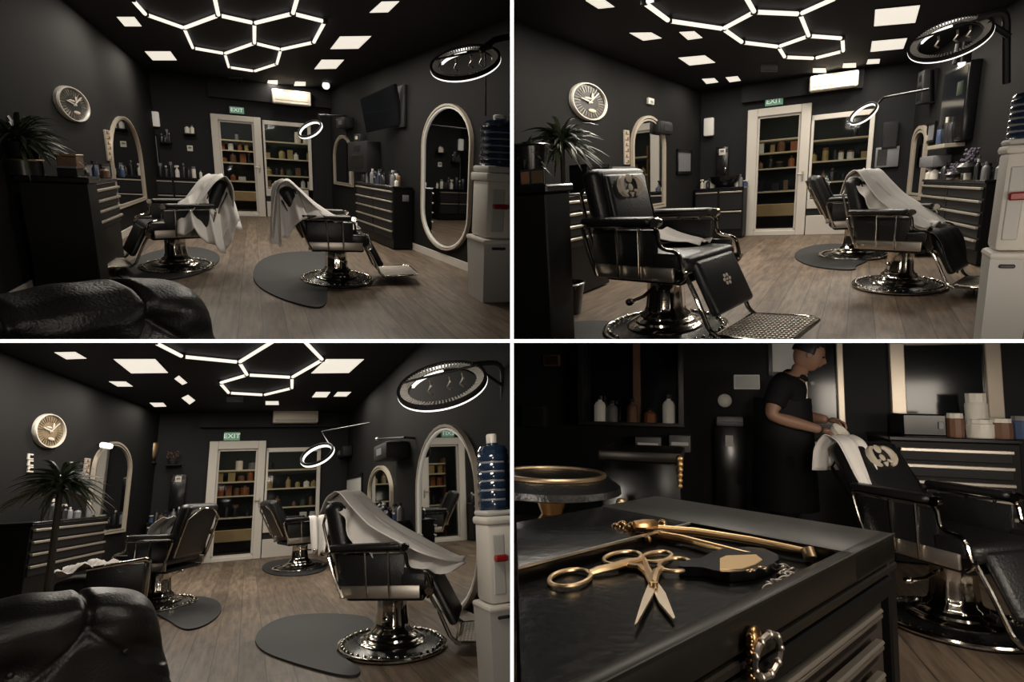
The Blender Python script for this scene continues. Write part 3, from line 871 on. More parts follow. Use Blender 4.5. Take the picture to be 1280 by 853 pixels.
def desk(room, WL, corner, xl, ytop, label, depth=.35):
    P = room.fl(*corner); z = room.onY(corner[0], ytop, P.y).z
    x0 = room.fl(xl, corner[1]).x
    A, B = WL.m @ Vector((0, 0, 0)), WL.m @ Vector((WL.len, 0, 0))
    for yy in (P.y, P.y+depth): x0 = max(x0, A.x + (B.x-A.x)*(yy-A.y)/(B.y-A.y) + .05)
    t = Thing(room, 'reception_desk', label, 'desk', room.at((P.x, P.y, 0)))
    t.part('desk_body', MB().rbox(x0-P.x, 0, 0, depth, 0, z-.05, .01, 1), 'black_wood')
    t.part('desk_top', MB().rbox(x0-P.x-.02, .02, -.02, depth+.02, z-.05, z, .01, 1), 'black_gloss')
    return P, z
def spray_items(room, base, n, dx, dy, label, group, seed, hmin=.1, hmax=.2, mats=ITEMS):
    r = random.Random(seed)
    for i in range(n):
        h = r.uniform(hmin, hmax)
        bottle(room, room.at((base.x + dx*(i+.5)/n, base.y + r.uniform(0, dy), base.z)), h, r.uniform(.03, .05), r.choice(mats), label, group, r.choice((0, 1, 3)), r.choice(['item_dark', 'item_white']))
def flowers(W, px, label, m='lavender', off=.2):
    x0, x1, z0, z1 = W.rect(*px, off=off); r = random.Random(5)
    t = Thing(W.room, 'flower_vase', label, 'flowers', W.at((x0+x1)/2, -off, z0)); w = (x1-x0)/2; h = z1-z0
    t.part('vase', MB().lathe([(0, 0), (w*.5, 0), (w*.62, h*.25), (w*.4, h*.42)], 12), 'item_dark')
    b = MB()
    for i in range(40): b.ball((r.uniform(-w, w)*.8, r.uniform(-.04, .04), h*r.uniform(.45, 1)), w*.085, 4)
    t.part('blossoms', b, m)
    b = MB()
    for i in range(7): b.tube([(0, 0, h*.35), (r.uniform(-w, w), 0, h*.85)], .006, 5)
    t.part('stalks', b, 'stem'); return t
def speaker(W, px, depth, label, off=0.):
    return slab_on_wall(W, px, depth, 'black_matte', 'wall_speaker', label, 'speaker', .012, [('speaker_cone', (.2, .8, .12, .55), 'dark_metal'), ('tweeter', (.35, .65, .68, .86), 'dark_metal')], off)
def sconce(W, px, label):
    x0, x1, z0, z1 = W.rect(*px)
    t = Thing(W.room, 'wall_lamp', label, 'lamp', W.at((x0+x1)/2, 0, z0)); w = (x1-x0); h = z1-z0
    t.part('lamp_shade', MB().rbox(-w/2, w/2, -.14, -.04, h*.08, h, .02, 2), 'led_dim')
    t.part('bracket', MB().rbox(-w*.35, w*.35, -.06, 0, 0, h*.3, .008, 1), 'black_matte')
def strip_sign(W, px, label, seed=1):
    x0, x1, z0, z1 = W.rect(*px); n = 6; h = (z1-z0)/n; r = random.Random(seed)
    t = Thing(W.room, 'vertical_sign', label, 'sign', W.at((x0+x1)/2, 0, z0)); w = (x1-x0)/2
    t.part('sign_board', MB().rbox(-w, w, -.025, 0, 0, z1-z0, .004, 1), 'frame_cream')
    b = MB()
    for i in range(n):
        z = (i+.5)*h
        b.box(-w*.7, w*.5, -.03, -.024, z-h*.28, z-h*.12)
        if i % 2: b.box(-w*.5, -w*.1, -.03, -.024, z-h*.2, z+h*.25)
        else: b.box(w*.1, w*.6, -.03, -.024, z-h*.2, z+h*.3)
    t.part('lettering', b, 'item_brown')
def picture(W, px, label, m='item_grey', fr='black_gloss', name='wall_frame', cat='picture', depth=.03):
    x0, x1, z0, z1 = W.rect(*px); f = min(x1-x0, z1-z0)*.12
    t = Thing(W.room, name, label, cat, W.at(x0, 0, z0), T((-x0, 0, -z0)))
    b = MB()
    for p, q, r, s in ((x0, x1, z1-f, z1), (x0, x1, z0, z0+f), (x0, x0+f, z0, z1), (x1-f, x1, z0, z1)): b.box(p, q, -depth, 0, r, s)
    t.part('frame', b, fr); t.part('panel', MB().box(x0+f, x1-f, -depth*.6, -.002, z0+f, z1-f), m); return t
def wall_shelf(W, x0, x1, y, label, depth=.2, th=.025, m='black_wood'):
    a, z = W.hit(x0, y, depth); b, _ = W.hit(x1, y, depth)
    t = single(W.room, 'wall_shelf', MB().rbox(0, b-a, -depth, -.002, -th, 0, .004, 1), m, label, 'shelf', W.at(a, 0, z)); return a, b, z

# ================= upper left
def room_one():
    R = Room(1, (315, 200), 1.22, 2.82, 1.40, 'upper left picture'); w = R.where
    door, win = (268, 145, 329, 270), (331, 153, 390, 268)
    WL, WB, WR = shell(R, (117, 320), (205, 272), (416, 268), (594, 343), [door, win])
    g = glazed_door(WB, door, (277, 152, 320, 266), ''); sh = shop_window(WB, win)
    back_room(R, WB, g, sh, .2, WB.len+.8, 21)
    BH = bulkhead(WB, 261, 416, 128)
    air_conditioner(BH, (340, 114, 388, 132), f'cream wall air conditioner above the shop window in the {w}')
    exit_sign(WB, (287, 134, 305, 142), f'small green exit sign above the glazed door in the {w}')
    ceiling_vent(R, (286, 97, 303, 102), f'grey air vent grille near the ceiling above the door in the {w}')
    wall_clock(WL, (67, 109, 107, 151), f'round wall clock with white rim and spoked dark dial in the {w}')
    arch_mirror(WL, (137, 147, 175, 258), f'arched wall mirror with cream frame behind the left counter in the {w}', False)
    strip_sign(WL, (131, 163, 137, 201), f'narrow vertical sign strip beside the arched mirror in the {w}')
    sconce(WB, (191, 140, 200, 160), f'cream wall lamp above the bottle shelf in the {w}')
    picture(WB, (184, 168, 199, 208), f'tall dark glass fronted case on the back wall in the {w}', 'item_grey', 'black_gloss', 'display_case', 'case')
    a, b, z = wall_shelf(WB, 200, 214, 177, f'small black shelf with blue bottles on the back wall in the {w}')
    row_of_bottles(WB, [a+(b-a)*(i+.5)/4 for i in range(4)], -.1, z, f'small bottle on the little black shelf of the back wall in the {w}', f'bottles on the small shelf, {w}', .12, .28, ['item_blue', 'item_white', 'item_dark'], 3)
    a, b, z = wall_shelf(WB, 228, 244, 166, f'small black shelf with white figurines on the back wall in the {w}')
    row_of_bottles(WB, [a+(b-a)*.3, a+(b-a)*.7], -.1, z, f'pale figurine jar on the small back wall shelf in the {w}', f'figurine jars, {w}', .1, .2, ['item_white', 'item_grey'], 5)
    slab_on_wall(WB, (234, 182, 241, 189), .02, 'item_white', 'thermostat', f'small white thermostat on the dark back wall in the {w}', 'thermostat', .004, [('display', (.2, .8, .45, .8), 'item_grey')])
    # right wall
    M1 = arch_mirror(WR, (530, 130, 591, 314), f'tall capsule shaped wall mirror with lit cream frame in the {w}', True, .055, True)
    arch_mirror(WR, (419, 169, 442, 232), f'small arched mirror above the right drawer cabinet in the {w}', False, .06)
    wp = WR.hit(486, 136); Yn = (WR.m @ Vector((wp[0], 0, wp[1]))).y - .75; Yf = Yn*1.10
    q = [R.onY(450, 124, Yf), R.onY(492, 105, Yn), R.onY(501, 156, Yn), R.onY(458, 166, Yf)]; c = sum(q, Vector())/4
    nrm = (q[1]-q[0]).cross(q[3]-q[0]).normalized(); nrm = nrm if nrm.x > 0 else -nrm
    t = Thing(R, 'wall_television', f'flat black television tilted down from the right wall in the {w}', 'television', R.at(c), T(-c))
    t.part('screen_body', MB().add([v + nrm*k for k in (0, .06) for v in q], [(0, 1, 2, 3), (4, 5, 6, 7), (0, 1, 5, 4), (1, 2, 6, 5), (2, 3, 7, 6), (3, 0, 4, 7)]), 'black_gloss')
    t.part('screen', MB().add([c + (v-c)*.95 - nrm*.004 for v in q], [(0, 1, 2, 3)]), 'screen')
    hp = WR.inv @ c; wp = WR.m @ Vector((hp.x, 0, hp.z))
    t.part('wall_bracket', MB().tube([c + nrm*.05, c + nrm*.16], .06, 8), 'black_matte')
    slab_on_wall(WR, (495, 108, 509, 160), .05, 'black_matte', 'wall_panel', f'plain dark panel on the wall just beyond the television in the {w}', 'panel')
    speaker(WR, (451, 178, 476, 216), .25, f'black speaker box on the right wall under the television in the {w}')
    slab_on_wall(WR, (450, 168, 457, 178), .12, 'item_dark', 'small_camera', f'tiny device standing above the black speaker in the {w}', 'camera', .01, [('lens', (.3, .7, .3, .7), 'item_white')])
    # small ring light on its arm
    c = R.onY(388, 162.5, 7.4)
    p0 = R.onY(398, 144, 7.4); pw = WR.hit(432, 145); pq = WR.m @ Vector((pw[0], 0, pw[1]))
    ring_lamp(R, 388, 162.5, 15.5, .46, 32, 7.4, f'small glowing ring lamp hanging before the shop window in the {w}', [([c + Vector((.12, 0, .08)), p0, pq], .012)])
    slab_on_wall(WR, (431, 148, 442, 161), .18, 'black_matte', 'wall_spotlight', f'small black spot lamp at the ring lamp arm in the {w}', 'lamp', .02, [('lens', (.3, .7, .3, .7), 'item_grey')])
    # big ring
    Yb = 4.5; wp = R.onY(625, 60, Yb+.2); c = R.onY(600, 64, Yb)
    ring_lamp(R, 582, 80, 41, .40, 14, Yb, f'large toothed ring lamp on an arm by the ceiling in the {w}', [([c, R.onY(618, 50, Yb), R.onY(636, 46, Yb)], .022), ([R.onY(606, 55, Yb), R.onY(607, 92, Yb), R.onY(607, 145, Yb)], .006)], big=True)
    # right cabinets
    nc = R.fl(492, 313); xw = WR.inv @ nc; dep = -xw.y; zt = R.onY(492, 233, nc.y).z
    xf = WR.hit(447, 255, dep)[0]
    counter(WR, xf, xw.x, dep, zt, f'black drawer cabinet with pale handles along the right wall in the {w}', 2, 5, note=False)
    n = 22
    row_of_bottles(WR, [xf+.1+(xw.x-xf-.2)*i/(n-1) for i in range(n)], -dep*.55, zt, f'small grooming bottle crowded on top of the right cabinet in the {w}', f'bottles on the right cabinet, {w}', .10, .24, seed=8)
    slab_on_wall(offset_wall(Wall(R, nc, nc+Vector((1, 0, 0))), 0), (503, 244, 511, 252), .006, 'item_grey', 'small_notice', f'small pale notice on the end of the right cabinet in the {w}', 'notice', .001)
    # left counter, desk
    z = WL.hit(126, 226, .4)[1]
    counter(WL, WL.hit(100, 260, .4)[0], WL.hit(148, 260, .4)[0], .4, z, f'black counter with pale drawer handles along the left wall in the {w}', 1, 4, zb=z*.5)
    xa, xb = WL.hit(106, 222, .3)[0], WL.hit(148, 222, .3)[0]
    row_of_bottles(WL, [xa+(xb-xa)*i/4 for i in range(5)], -.3, z, f'dark bottle on the left counter under the arched mirror in the {w}', f'bottles on the left counter, {w}', .10, .2, seed=4)
    z2 = WB.hit(225, 222, .45)[1]
    counter(WB, WB.hit(180, 250, .45)[0], WB.hit(256, 250, .45)[0], .45, z2, f'low black washstand cabinet along the back wall in the {w}', 2, 2)
    xa, xb = WB.hit(186, 222, .3)[0], WB.hit(250, 222, .3)[0]
    row_of_bottles(WB, [xa+(xb-xa)*i/9 for i in range(10)], -.25, z2, f'glossy bottle in the row on the back wall washstand in the {w}', f'bottles on the washstand, {w}', .12, .3, ['item_dark', 'item_white', 'item_grey', 'item_blue', 'item_dark'], 6)
    P, zd = desk(R, WL, (128, 366), -700, 223, f'black reception desk at the left edge of the {w}')
    Yd = P.y+.08
    for px, lab in (((72, 193, 94, 210), f'upper brass edged dark box on the desk in the {w}'), ((72, 208, 95, 222), f'lower dark box under another on the desk in the {w}')):
        p, q = R.onY(px[0], px[3], Yd), R.onY(px[2], px[1], Yd)
        t = Thing(R, 'small_box', lab, 'box', R.at((p.x, Yd, p.z)))
        t.part('box_body', MB().rbox(0, q.x-p.x, 0, .25, 0, q.z-p.z-.02, .006, 1), 'item_brown' if px[1] < 200 else 'black_gloss')
        t.part('box_lid', MB().rbox(-.005, q.x-p.x+.005, -.005, .255, q.z-p.z-.02, q.z-p.z, .004, 1), 'brass_dark' if px[1] < 200 else 'item_grey')
    p = R.onY(33, 222, Yd)
    t = Thing(R, 'round_tin', f'short round tin with a pale rim under the plant in the {w}', 'tin', R.at((p.x, Yd, zd)))
    t.part('tin_body', MB().lathe([(0, 0), (.13, 0), (.13, .12), (0, .12)], 20), 'item_dark'); t.part('tin_rim', MB().ring(.13, .008, 24, 6, T((0, 0, .12))), 'gold_light')
    p = R.onY(32, 222, P.y+.2); top = R.onY(32, 172, P.y+.2).z
    plant(R, (p.x, P.y+.2, zd), top-zd-.02, .42, f'spiky dark leafed plant on the reception desk in the {w}', 120, 7)
    for px, lab in (((101, 203, 122, 222), f'framed photograph standing on the left counter in the {w}'), ((124, 205, 136, 222), f'pale framed card standing on the left counter in the {w}')):
        picture(offset_wall(WL, .12), px, lab, 'item_grey', name='photo_frame', depth=.03)
    # chairs
    c1 = chair(R, 421, 350, -4, f'black and chrome barber chair on the right of the {w}', .90)
    drape(R, c1, f'white cape over the back of the right barber chair in the {w}', [
        [(-.62, .60, -.34, .30, .03), (-.62, .85, -.34, .30, .025), (-.58, 1.20, -.26, .26, .012), (-.47, 1.28, -.25, .26, .008), (-.34, 1.13, -.27, .27, .01), (-.20, .97, -.30, .28, .015), (-.04, .84, -.32, .30, .02), (.12, .72, -.25, .34, .02), (.26, .66, -.1, .34, .03)]], seed=3, sheets=[
        ([(-.64, -.05, 1.15), (-.60, -.10, 1.24), (-.52, -.14, 1.28), (-.44, -.12, 1.25), (-.32, -.10, 1.12)],
         [(-.66, -.30, .58), (-.60, -.34, .50), (-.50, -.36, .62), (-.36, -.37, .84), (-.16, -.37, .87)], .032, 3.2),
        ([(-.34, -.1, 1.12), (-.2, -.05, .98), (.0, .0, .85)], [(-.16, -.36, .89), (.0, -.30, .80), (.15, -.2, .70)], .02, 2)])
    c2 = chair(R, 222, 334, 202, f'black and chrome barber chair on the left of the {w}', .90)
    drape(R, c2, f'white cape over the left barber chair back in the {w}', [
        [(-.40, .40, -.10, .36, .03), (-.58, .75, -.20, .36, .03), (-.60, 1.1, -.26, .33, .02), (-.52, 1.27, -.26, .3, .01), (-.38, 1.16, -.26, .3, .01), (-.20, .90, -.25, .35, .02), (-.10, .78, -.2, .36, .03)]], seed=4, sheets=[
        ([(-.62, .05, 1.18), (-.54, .1, 1.27), (-.44, .12, 1.24), (-.30, .12, 1.10), (-.16, .16, .97), (-.02, .24, .90)],
         [(-.66, .34, .52), (-.56, .40, .66), (-.42, .43, .22), (-.30, .43, .34), (-.10, .43, .56), (.04, .40, .52)], .045, 3.4)])
    floor_mat(R, [(315, 345), (322, 328), (345, 318), (385, 315), (420, 318), (432, 335), (420, 352), (408, 362), (410, 376), (404, 386), (388, 386), (350, 375), (322, 360)], f'large dark mat beside the right barber chair in the {w}')
    floor_mat(R, [(140, 345), (170, 322), (215, 310), (250, 310), (274, 318), (275, 328), (255, 342), (220, 351), (170, 353)], f'dark oval rubber mat under the left barber chair in the {w}')
    P = R.fl(205, 340, .62)
    Q = R.fl(60, 358, .62); yaw = math.atan2(P.y-Q.y, P.x-Q.x)
    e = R.fl(224, 338, .62)
    chesterfield(R, (e.x, e.y, 0), yaw, f'black buttoned leather sofa back at the bottom of the {w}', 2.3, .62, 1.25)
    water_stack(R, 621, 372, 44, (296, 225, 208, 150, 145), w)
    # ceiling
    V = dict(A=(165, -1), B=(182, 18), C=(230, 35), D=(273, 19), U=(268, -4), E=(318, 29), G=(366, 17), X=(372, -4), H=(406, 27), I=(392, 53), J=(351, 62), K=(318, 54), L=(241, 60), M=(281, 67), N=(286, 84), O=(318, 89), Q=(346, 80))
    hex_light(R, V, ['AB', 'BC', 'CD', 'DU', 'DE', 'EG', 'GX', 'GH', 'HI', 'IJ', 'JK', 'KE', 'CL', 'LM', 'MK', 'MN', 'NO', 'OQ', 'QJ'], f'honeycomb of glowing tubes on the ceiling of the {w}')
    big = f'square lit ceiling panel'
    ceiling_panel(R, [(146, 21.5), (168, 21.5), (177, 33), (156, 33)], f'{big} highest in the left row of the {w}', 9)
    ceiling_panel(R, [(181, 64.5), (213, 64.5), (221, 75.5), (191, 75.5)], f'{big} second down in the left row of the {w}', 10)
    ceiling_panel(R, [(477, 2.5), (499, 2), (485, 15.5), (462, 16)], f'{big} highest in the right row of the {w}', 9)
    ceiling_panel(R, [(425, 46), (464, 45.5), (448, 61), (413, 61.5)], f'{big} largest in the right row of the {w}', 12)
    ceiling_panel(R, [(402, 75), (430, 75), (420, 86), (393, 86.5)], f'{big} lowest big one in the right row of the {w}', 9)
    for k, (q, s) in enumerate((([(213.5, 96), (227, 96), (230, 101), (217, 101)], 'above the bottle shelf'), ([(241, 97), (254.5, 97), (257, 102.5), (243, 103)], 'left of the air vent'), ([(335, 100.5), (347, 100.5), (347, 106), (333.5, 106)], 'left above the air conditioner'), ([(369, 102), (382, 102.5), (382, 107.5), (367.5, 107.5)], 'right above the air conditioner'))):
        ceiling_panel(R, q, f'small lit ceiling panel {s} in the {w}', 3.0)
    p = R.fl(407.5, 107, R.H-.05)
    t = Thing(R, 'spotlight', f'round bright spotlight beside the air conditioner in the {w}', 'spotlight', R.at(p))
    t.part('bulb', MB().ball((0, 0, 0), .075, 10), 'led_ring'); t.part('mount', MB().lathe([(0, .05), (.05, .05), (.05, 0)], 12), 'black_matte')
    fill(R, (.9, 1.3, 2.7), (1.3, 4.5, .6), 16)
    return R

# ================= upper right
def fill(R, p, q, power, sx=.4, col=(1, .90, .78), spread=180):  # added lamp, unseen and without fixture, to brighten the room
    d = (Vector(q)-Vector(p)).normalized()
    area(R, R.at(p) @ d.to_track_quat('-Z', 'Y').to_matrix().to_4x4(), power/LIGHT_GAIN, sx, sx, col, spread)
def room_two():
    R = Room(2, (1075, 212), 1.08, 2.68, 1.40, 'upper right picture'); w = R.where
    door, win = (933, 134, 1010, 294), (1011, 141, 1088, 290)
    WL, WB, WR = shell(R, (690, 360), (874, 292), (1128, 292), (1262, 336), [door, win])
    g = glazed_door(WB, door, (945, 144, 998, 288), ''); sh = shop_window(WB, win)
    back_room(R, WB, g, sh, .2, WB.len+.8, 33)
    BH = bulkhead(WB, 927, 1078, 119)
    air_conditioner(BH, (1013, 93, 1073, 113), f'cream wall air conditioner above the shop window in the {w}')
    exit_sign(WB, (957, 122, 979, 132), f'green exit sign above the glazed door in the {w}')
    ceiling_vent(R, (951, 82, 972, 90), f'grey air vent grille high above the door in the {w}')
    wall_clock(WL, (711, 104, 756, 151), f'round wall clock with white rim and spoked dark dial in the {w}')
    arch_mirror(WL, (788, 145, 829, 262), f'arched wall mirror with cream frame left of the washstand in the {w}', False, .07)
    strip_sign(WL, (779, 163, 785, 206), f'narrow vertical sign strip left of the arched mirror in the {w}')
    slab_on_wall(WL, (808, 123, 815, 131), .04, 'item_white', 'wall_sensor', f'small white sensor on the wall above the arched mirror in the {w}', 'sensor', .01, [('lens', (.3, .7, .2, .6), 'item_grey')])
    t = slab_on_wall(WL, (817, 152, 833, 169), .12, 'black_matte', 'wall_spotlight', f'black spot lamp clipped at the corner of the arched mirror in the {w}', 'lamp', .05, [('lens', (.25, .75, .25, .75), 'item_dark')])
    sconce(WB, (881.5, 148, 893.5, 172), f'cream wall lamp left of the glazed door in the {w}')
    picture(WL, (845, 187, 863, 218), f'dark glass fronted case on the wall left of the door in the {w}', 'item_grey', name='display_case', cat='case')
    slab_on_wall(WB, (896, 184, 911, 232), .10, 'black_gloss', 'water_heater', f'narrow black box on the wall left of the door in the {w}', 'box', .01, [('band', (.1, .9, .85, .95), 'item_dark')])
    slab_on_wall(offset_wall(WB, .1), (899, 186, 907, 194), .02, 'item_white', 'thermostat', f'small white thermostat on the black wall box in the {w}', 'thermostat', .004, [('display', (.2, .8, .45, .8), 'item_grey')])
    # washstand with basin
    z2 = WB.hit(880, 236, .5)[1]; xa, xb = 0.02, WB.hit(929, 250, .5)[0]
    counter(WB, xa, xb, .5, z2, f'low black washstand cabinet along the back wall in the {w}', 2, 2)
    t = Thing(R, 'wash_basin', f'black shampoo basin on the washstand in the {w}', 'basin', WB.at((xa+xb)*.56, -.27, z2))
    t.part('bowl', MB().lathe([(.10, 0), (.2, .10), (.24, .2), (.21, .2), (.16, .09), (0, .05)], 24, SV(1.2, .85, 1)), 'black_gloss')
    t.part('faucet', MB().tube(fillet([(0, .18, .05), (0, .18, .34), (0, .02, .36), (0, .0, .28)], .06), .014, 8), 'chrome')
    row_of_bottles(WB, [xa+(xb-xa)*f for f in (.06, .14, .22, .30, .38, .8, .88, .95)], -.2, z2, f'small bottle among those on the washstand in the {w}', f'bottles on the washstand, {w}', .1, .24, seed=12)
    # left counter
    z = WL.hit(700, 243, .55)[1]
    counter(WL, WL.hit(640, 270, .55)[0], WL.hit(760, 270, .55)[0], .55, z, f'black counter with long pale drawer handles along the left wall in the {w}', 1, 4, zb=z*.48)
    for px, lab, m in (((712, 207, 741, 243), f'dark square framed case standing on the left counter in the {w}', 'black_gloss'), ((745, 210, 775, 236), f'paler framed case behind the near chair on the counter in the {w}', 'item_grey')):
        picture(offset_wall(WL, .35), px, lab, 'item_dark', m, name='display_box', cat='box', depth=.2)
    # right wall
    arch_mirror(WR, (1141, 158, 1158, 250), f'narrow arched mirror with cream frame right of the window in the {w}', False, .10)
    a, b, z = wall_shelf(WR, 1159, 1180, 183, f'pale edged wall shelf above the bottles in the {w}', .22, .05, 'frame_cream')
    row_of_bottles(WR, [a+(b-a)*.2, a+(b-a)*.5, a+(b-a)*.8], -.1, z, f'dark box or bottle on the pale edged shelf in the {w}', f'things on the pale edged shelf, {w}', .2, .42, ['item_dark', 'item_grey', 'item_blue'], 3, (2, 2, 1))
    slab_on_wall(WR, (1190, 84, 1222, 176), .12, 'black_gloss', 'wall_television', f'black television on the right wall seen edge on in the {w}', 'television', .01, [('screen', (.04, .96, .04, .96), 'screen'), ('sticker', (.62, .86, .60, .78), 'item_green')])
    speaker(WR, (1164, 88, 1172, 128), .18, f'narrow black speaker high on the right wall in the {w}')
    slab_on_wall(WB, (1103, 153, 1122, 186), .12, 'black_matte', 'wall_locker', f'dark grey wall box right of the shop window in the {w}', 'cabinet', .006, [('door', (.08, .92, .06, .94), 'black_gloss')])
    slab_on_wall(WB, (1094, 184, 1123, 209), .10, 'item_grey', 'wall_heater', f'pale wall box with dark panel under the grey box in the {w}', 'heater', .006, [('dark_panel', (.08, .5, .1, .9), 'black_gloss')])
    picture(WR, (1161, 153, 1171, 178), f'small picture on the right wall by the shelf in the {w}', 'item_grey', 'black_wood')
    c = R.onY(1095, 132, 6.6)
    ring_lamp(R, 1079.5, 142.5, 18, .48, 34, 6.6, f'small glowing ring lamp hanging before the shop window in the {w}', [([c, R.onY(1105, 122, 6.7), R.onY(1165, 111, 6.4)], .010), ([R.onY(1165, 88, 6.4), R.onY(1165, 128, 6.4)], .018)])
    Yb = 3.9; c = R.onY(1215, 30, Yb)
    ring_lamp(R, 1187, 50, 51, .50, 10, Yb, f'large toothed ring lamp hanging from a black bracket in the {w}', [(fillet([R.onY(1222, 22, Yb), R.onY(1258, 12, Yb), R.onY(1258, 104, Yb+.1)], .1), .018), ([R.onY(1235, 28, Yb), R.onY(1262, 46, Yb)], .014)], big=True)
    p = R.onY(1202, 79, 5.0)
    t = Thing(R, 'spotlight', f'small white spotlight below the large ring lamp in the {w}', 'spotlight', R.at(p))
    t.part('bulb', MB().ball((0, 0, 0), .022, 8), 'led_ring'); t.part('mount', MB().lathe([(0, .12), (.045, .12), (.05, .0)], 12), 'item_dark')
    nc, fc = R.fl(1219, 334), R.fl(1146, 305); dep = max(.15, min(.45, -.95*(WR.inv @ nc).y, -.95*(WR.inv @ R.fl(1146, 305)).y)); zt = R.onY(1219, 226, nc.y).z
    WK = offset_wall(Wall(R, fc, nc), -dep)
    counter(WK, 0, WK.len, dep, zt, f'black drawer cabinet with pale handles on the right of the {w}', 2, 5)
    n = 22
    row_of_bottles(WK, [.08+(WK.len-.16)*i/(n-1) for i in range(n)], -dep*.5, zt, f'small grooming bottle crowded on top of the right cabinet in the {w}', f'bottles on the right cabinet, {w}', .08, .22, seed=9)
    flowers(WR, (1205, 186, 1222, 216), f'dried lavender bunch on the right cabinet in the {w}')
    flowers(WR, (1188, 205, 1200, 222), f'smaller dried lavender bunch on the right cabinet in the {w}')
    t = slab_on_wall(WR, (1172, 194, 1190, 208), .22, 'item_grey', 'paper_holder', f'pale napkin holder above the bottles on the right cabinet in the {w}', 'holder', .02)
    # desk & plant
    P, zd = desk(R, WL, (692, 452), 600, 230, f'black reception desk at the left edge of the {w}')
    Yd = P.y+.1
    for px, lab, m in (((650, 212, 663, 230), f'dark framed card on the reception desk in the {w}', 'item_brown'), ((663, 210, 680, 230), f'gilded small picture on the reception desk in the {w}', 'gold_light')):
        p, q = R.onY(px[0], px[3], Yd), R.onY(px[2], px[1], Yd); h = R.at((p.x, Yd, zd))
        t = Thing(R, 'photo_frame', lab, 'picture', h)
        t.part('frame', MB().rbox(0, q.x-p.x, 0, .03, 0, q.z-zd, .004, 1), 'item_dark'); t.part('panel', MB().box(.012, q.x-p.x-.012, -.004, 0, .012, q.z-zd-.012), m)
    Yp = 4.6; p = R.onY(704, 240, Yp); top = R.onY(704, 178, Yp).z
    plant(R, (p.x, Yp, 0), top, .38, f'spiky dark leafed plant on a tall stem in the {w}', 110, 9)
    Yp = 3.4; p = R.onY(648, 240, Yp); top = R.onY(648, 192, Yp).z
    plant(R, (p.x-.08, Yp+.3, zd), top-zd, .22, f'smaller leafy plant at the very left edge of the {w}', 40, 10)
    c1 = chair(R, 832, 412, -14, f'large black barber chair with cream crest nearest in the {w}', 1.07, mark='crest', recline=12)
    drape(R, c1, f'small white towel lying on the seat of the near chair in the {w}', [[(-.16, .74, .05, .28, .012), (-.08, .70, .03, .30, .014), (.02, .672, .04, .30, .014), (.10, .665, .06, .27, .014), (.17, .65, .10, .26, .012)]], seed=6, name='towel', cat='towel')
    c2 = chair(R, 1122, 358, -24, f'black barber chair under a white cape on the right of the {w}', .90, recline=13)
    drape(R, c2, f'long white cape down the front of the right barber chair in the {w}', [
        [(-.62, 1.02, -.10, .28, .012), (-.58, 1.23, -.16, .28, .008), (-.47, 1.29, -.24, .27, .006), (-.34, 1.15, -.26, .27, .01), (-.18, .98, -.28, .28, .015), (.0, .85, -.29, .30, .018), (.16, .73, -.27, .30, .02), (.24, .68, -.24, .30, .02)]], seed=7, upright=.10, sheets=[
        ([(-.60, -.05, 1.20), (-.46, -.08, 1.29), (-.30, -.08, 1.13), (-.12, -.06, .95), (.06, -.04, .81), (.22, -.02, .70)], [(-.52, -.22, 1.18), (-.44, -.24, 1.14), (-.28, -.28, .92), (-.10, -.30, .78), (.08, -.28, .69), (.24, -.22, .665)], .016, 3)])
    drape(R, c2, f'black cloth over the right chair seat and leg rest in the {w}', [
        [(-.05, .66, -.25, .25, .01), (.20, .66, -.27, .27, .01), (.33, .64, -.28, .28, .01), (.40, .52, -.27, .27, .02), (.46, .25, -.25, .25, .03)]], seed=8, m='leather', name='black_cape')
    c3 = chair(R, 1066, 320, 10, f'far black barber chair behind the caped chair in the {w}', .95)
    floor_mat(R, [(990, 322), (1000, 312), (1025, 306), (1060, 306), (1090, 316), (1085, 328), (1068, 334), (1071, 339), (1040, 338), (1008, 333)], f'dark oval rubber mat by the far barber chair in the {w}')
    floor_mat(R, [(690, 408), (740, 402), (790, 406), (800, 418), (760, 430), (690, 432)], f'dark textured mat at the bottom edge near the desk in the {w}')
    water_stack(R, 1281, 432, 58, (312, 188, 173, 115, 108), w)
    V = dict(A=(805, 3), Y=(822, -2), B=(836, 26), C=(904, 36), D=(943, 15), Z=(931, -6), E=(928, 53), G=(973, 58.5), H=(1011, 45), I=(1000, 17.5), X=(1048, -4), J=(1053, 48), K=(1054, 64), L=(1018, 73), M=(981, 71.5))
    hex_light(R, V, ['AY', 'AB', 'BC', 'CD', 'DZ', 'DI', 'IX', 'IH', 'CE', 'EG', 'GH', 'HJ', 'JK', 'KL', 'LM', 'MG'], f'honeycomb of glowing tubes on the ceiling of the {w}')
    big = 'lit ceiling panel'
    ceiling_panel(R, [(732, 1), (754, -1), (768, 9), (748, 11)], f'{big} highest on the left of the {w}', 8)
    ceiling_panel(R, [(787, 41.5), (814, 41), (827, 48), (804, 51)], f'{big} second down on the left of the {w}', 9)
    ceiling_panel(R, [(849, 40.5), (868, 39.5), (878, 47.5), (860, 50)], f'{big} nearest under the honeycomb tubes in the {w}', 7)
    ceiling_panel(R, [(848, 72.5), (881, 69.5), (894, 78.5), (862, 82)], f'{big} lowest large one on the left of the {w}', 9)
    ceiling_panel(R, [(1094, 12.5), (1150, 7), (1144, 28.5), (1092.5, 33)], f'{big} upper of the two large right ones in the {w}', 13)
    ceiling_panel(R, [(1090, 52), (1134, 48), (1129, 61), (1088, 65)], f'{big} lower of the two large right ones in the {w}', 11)
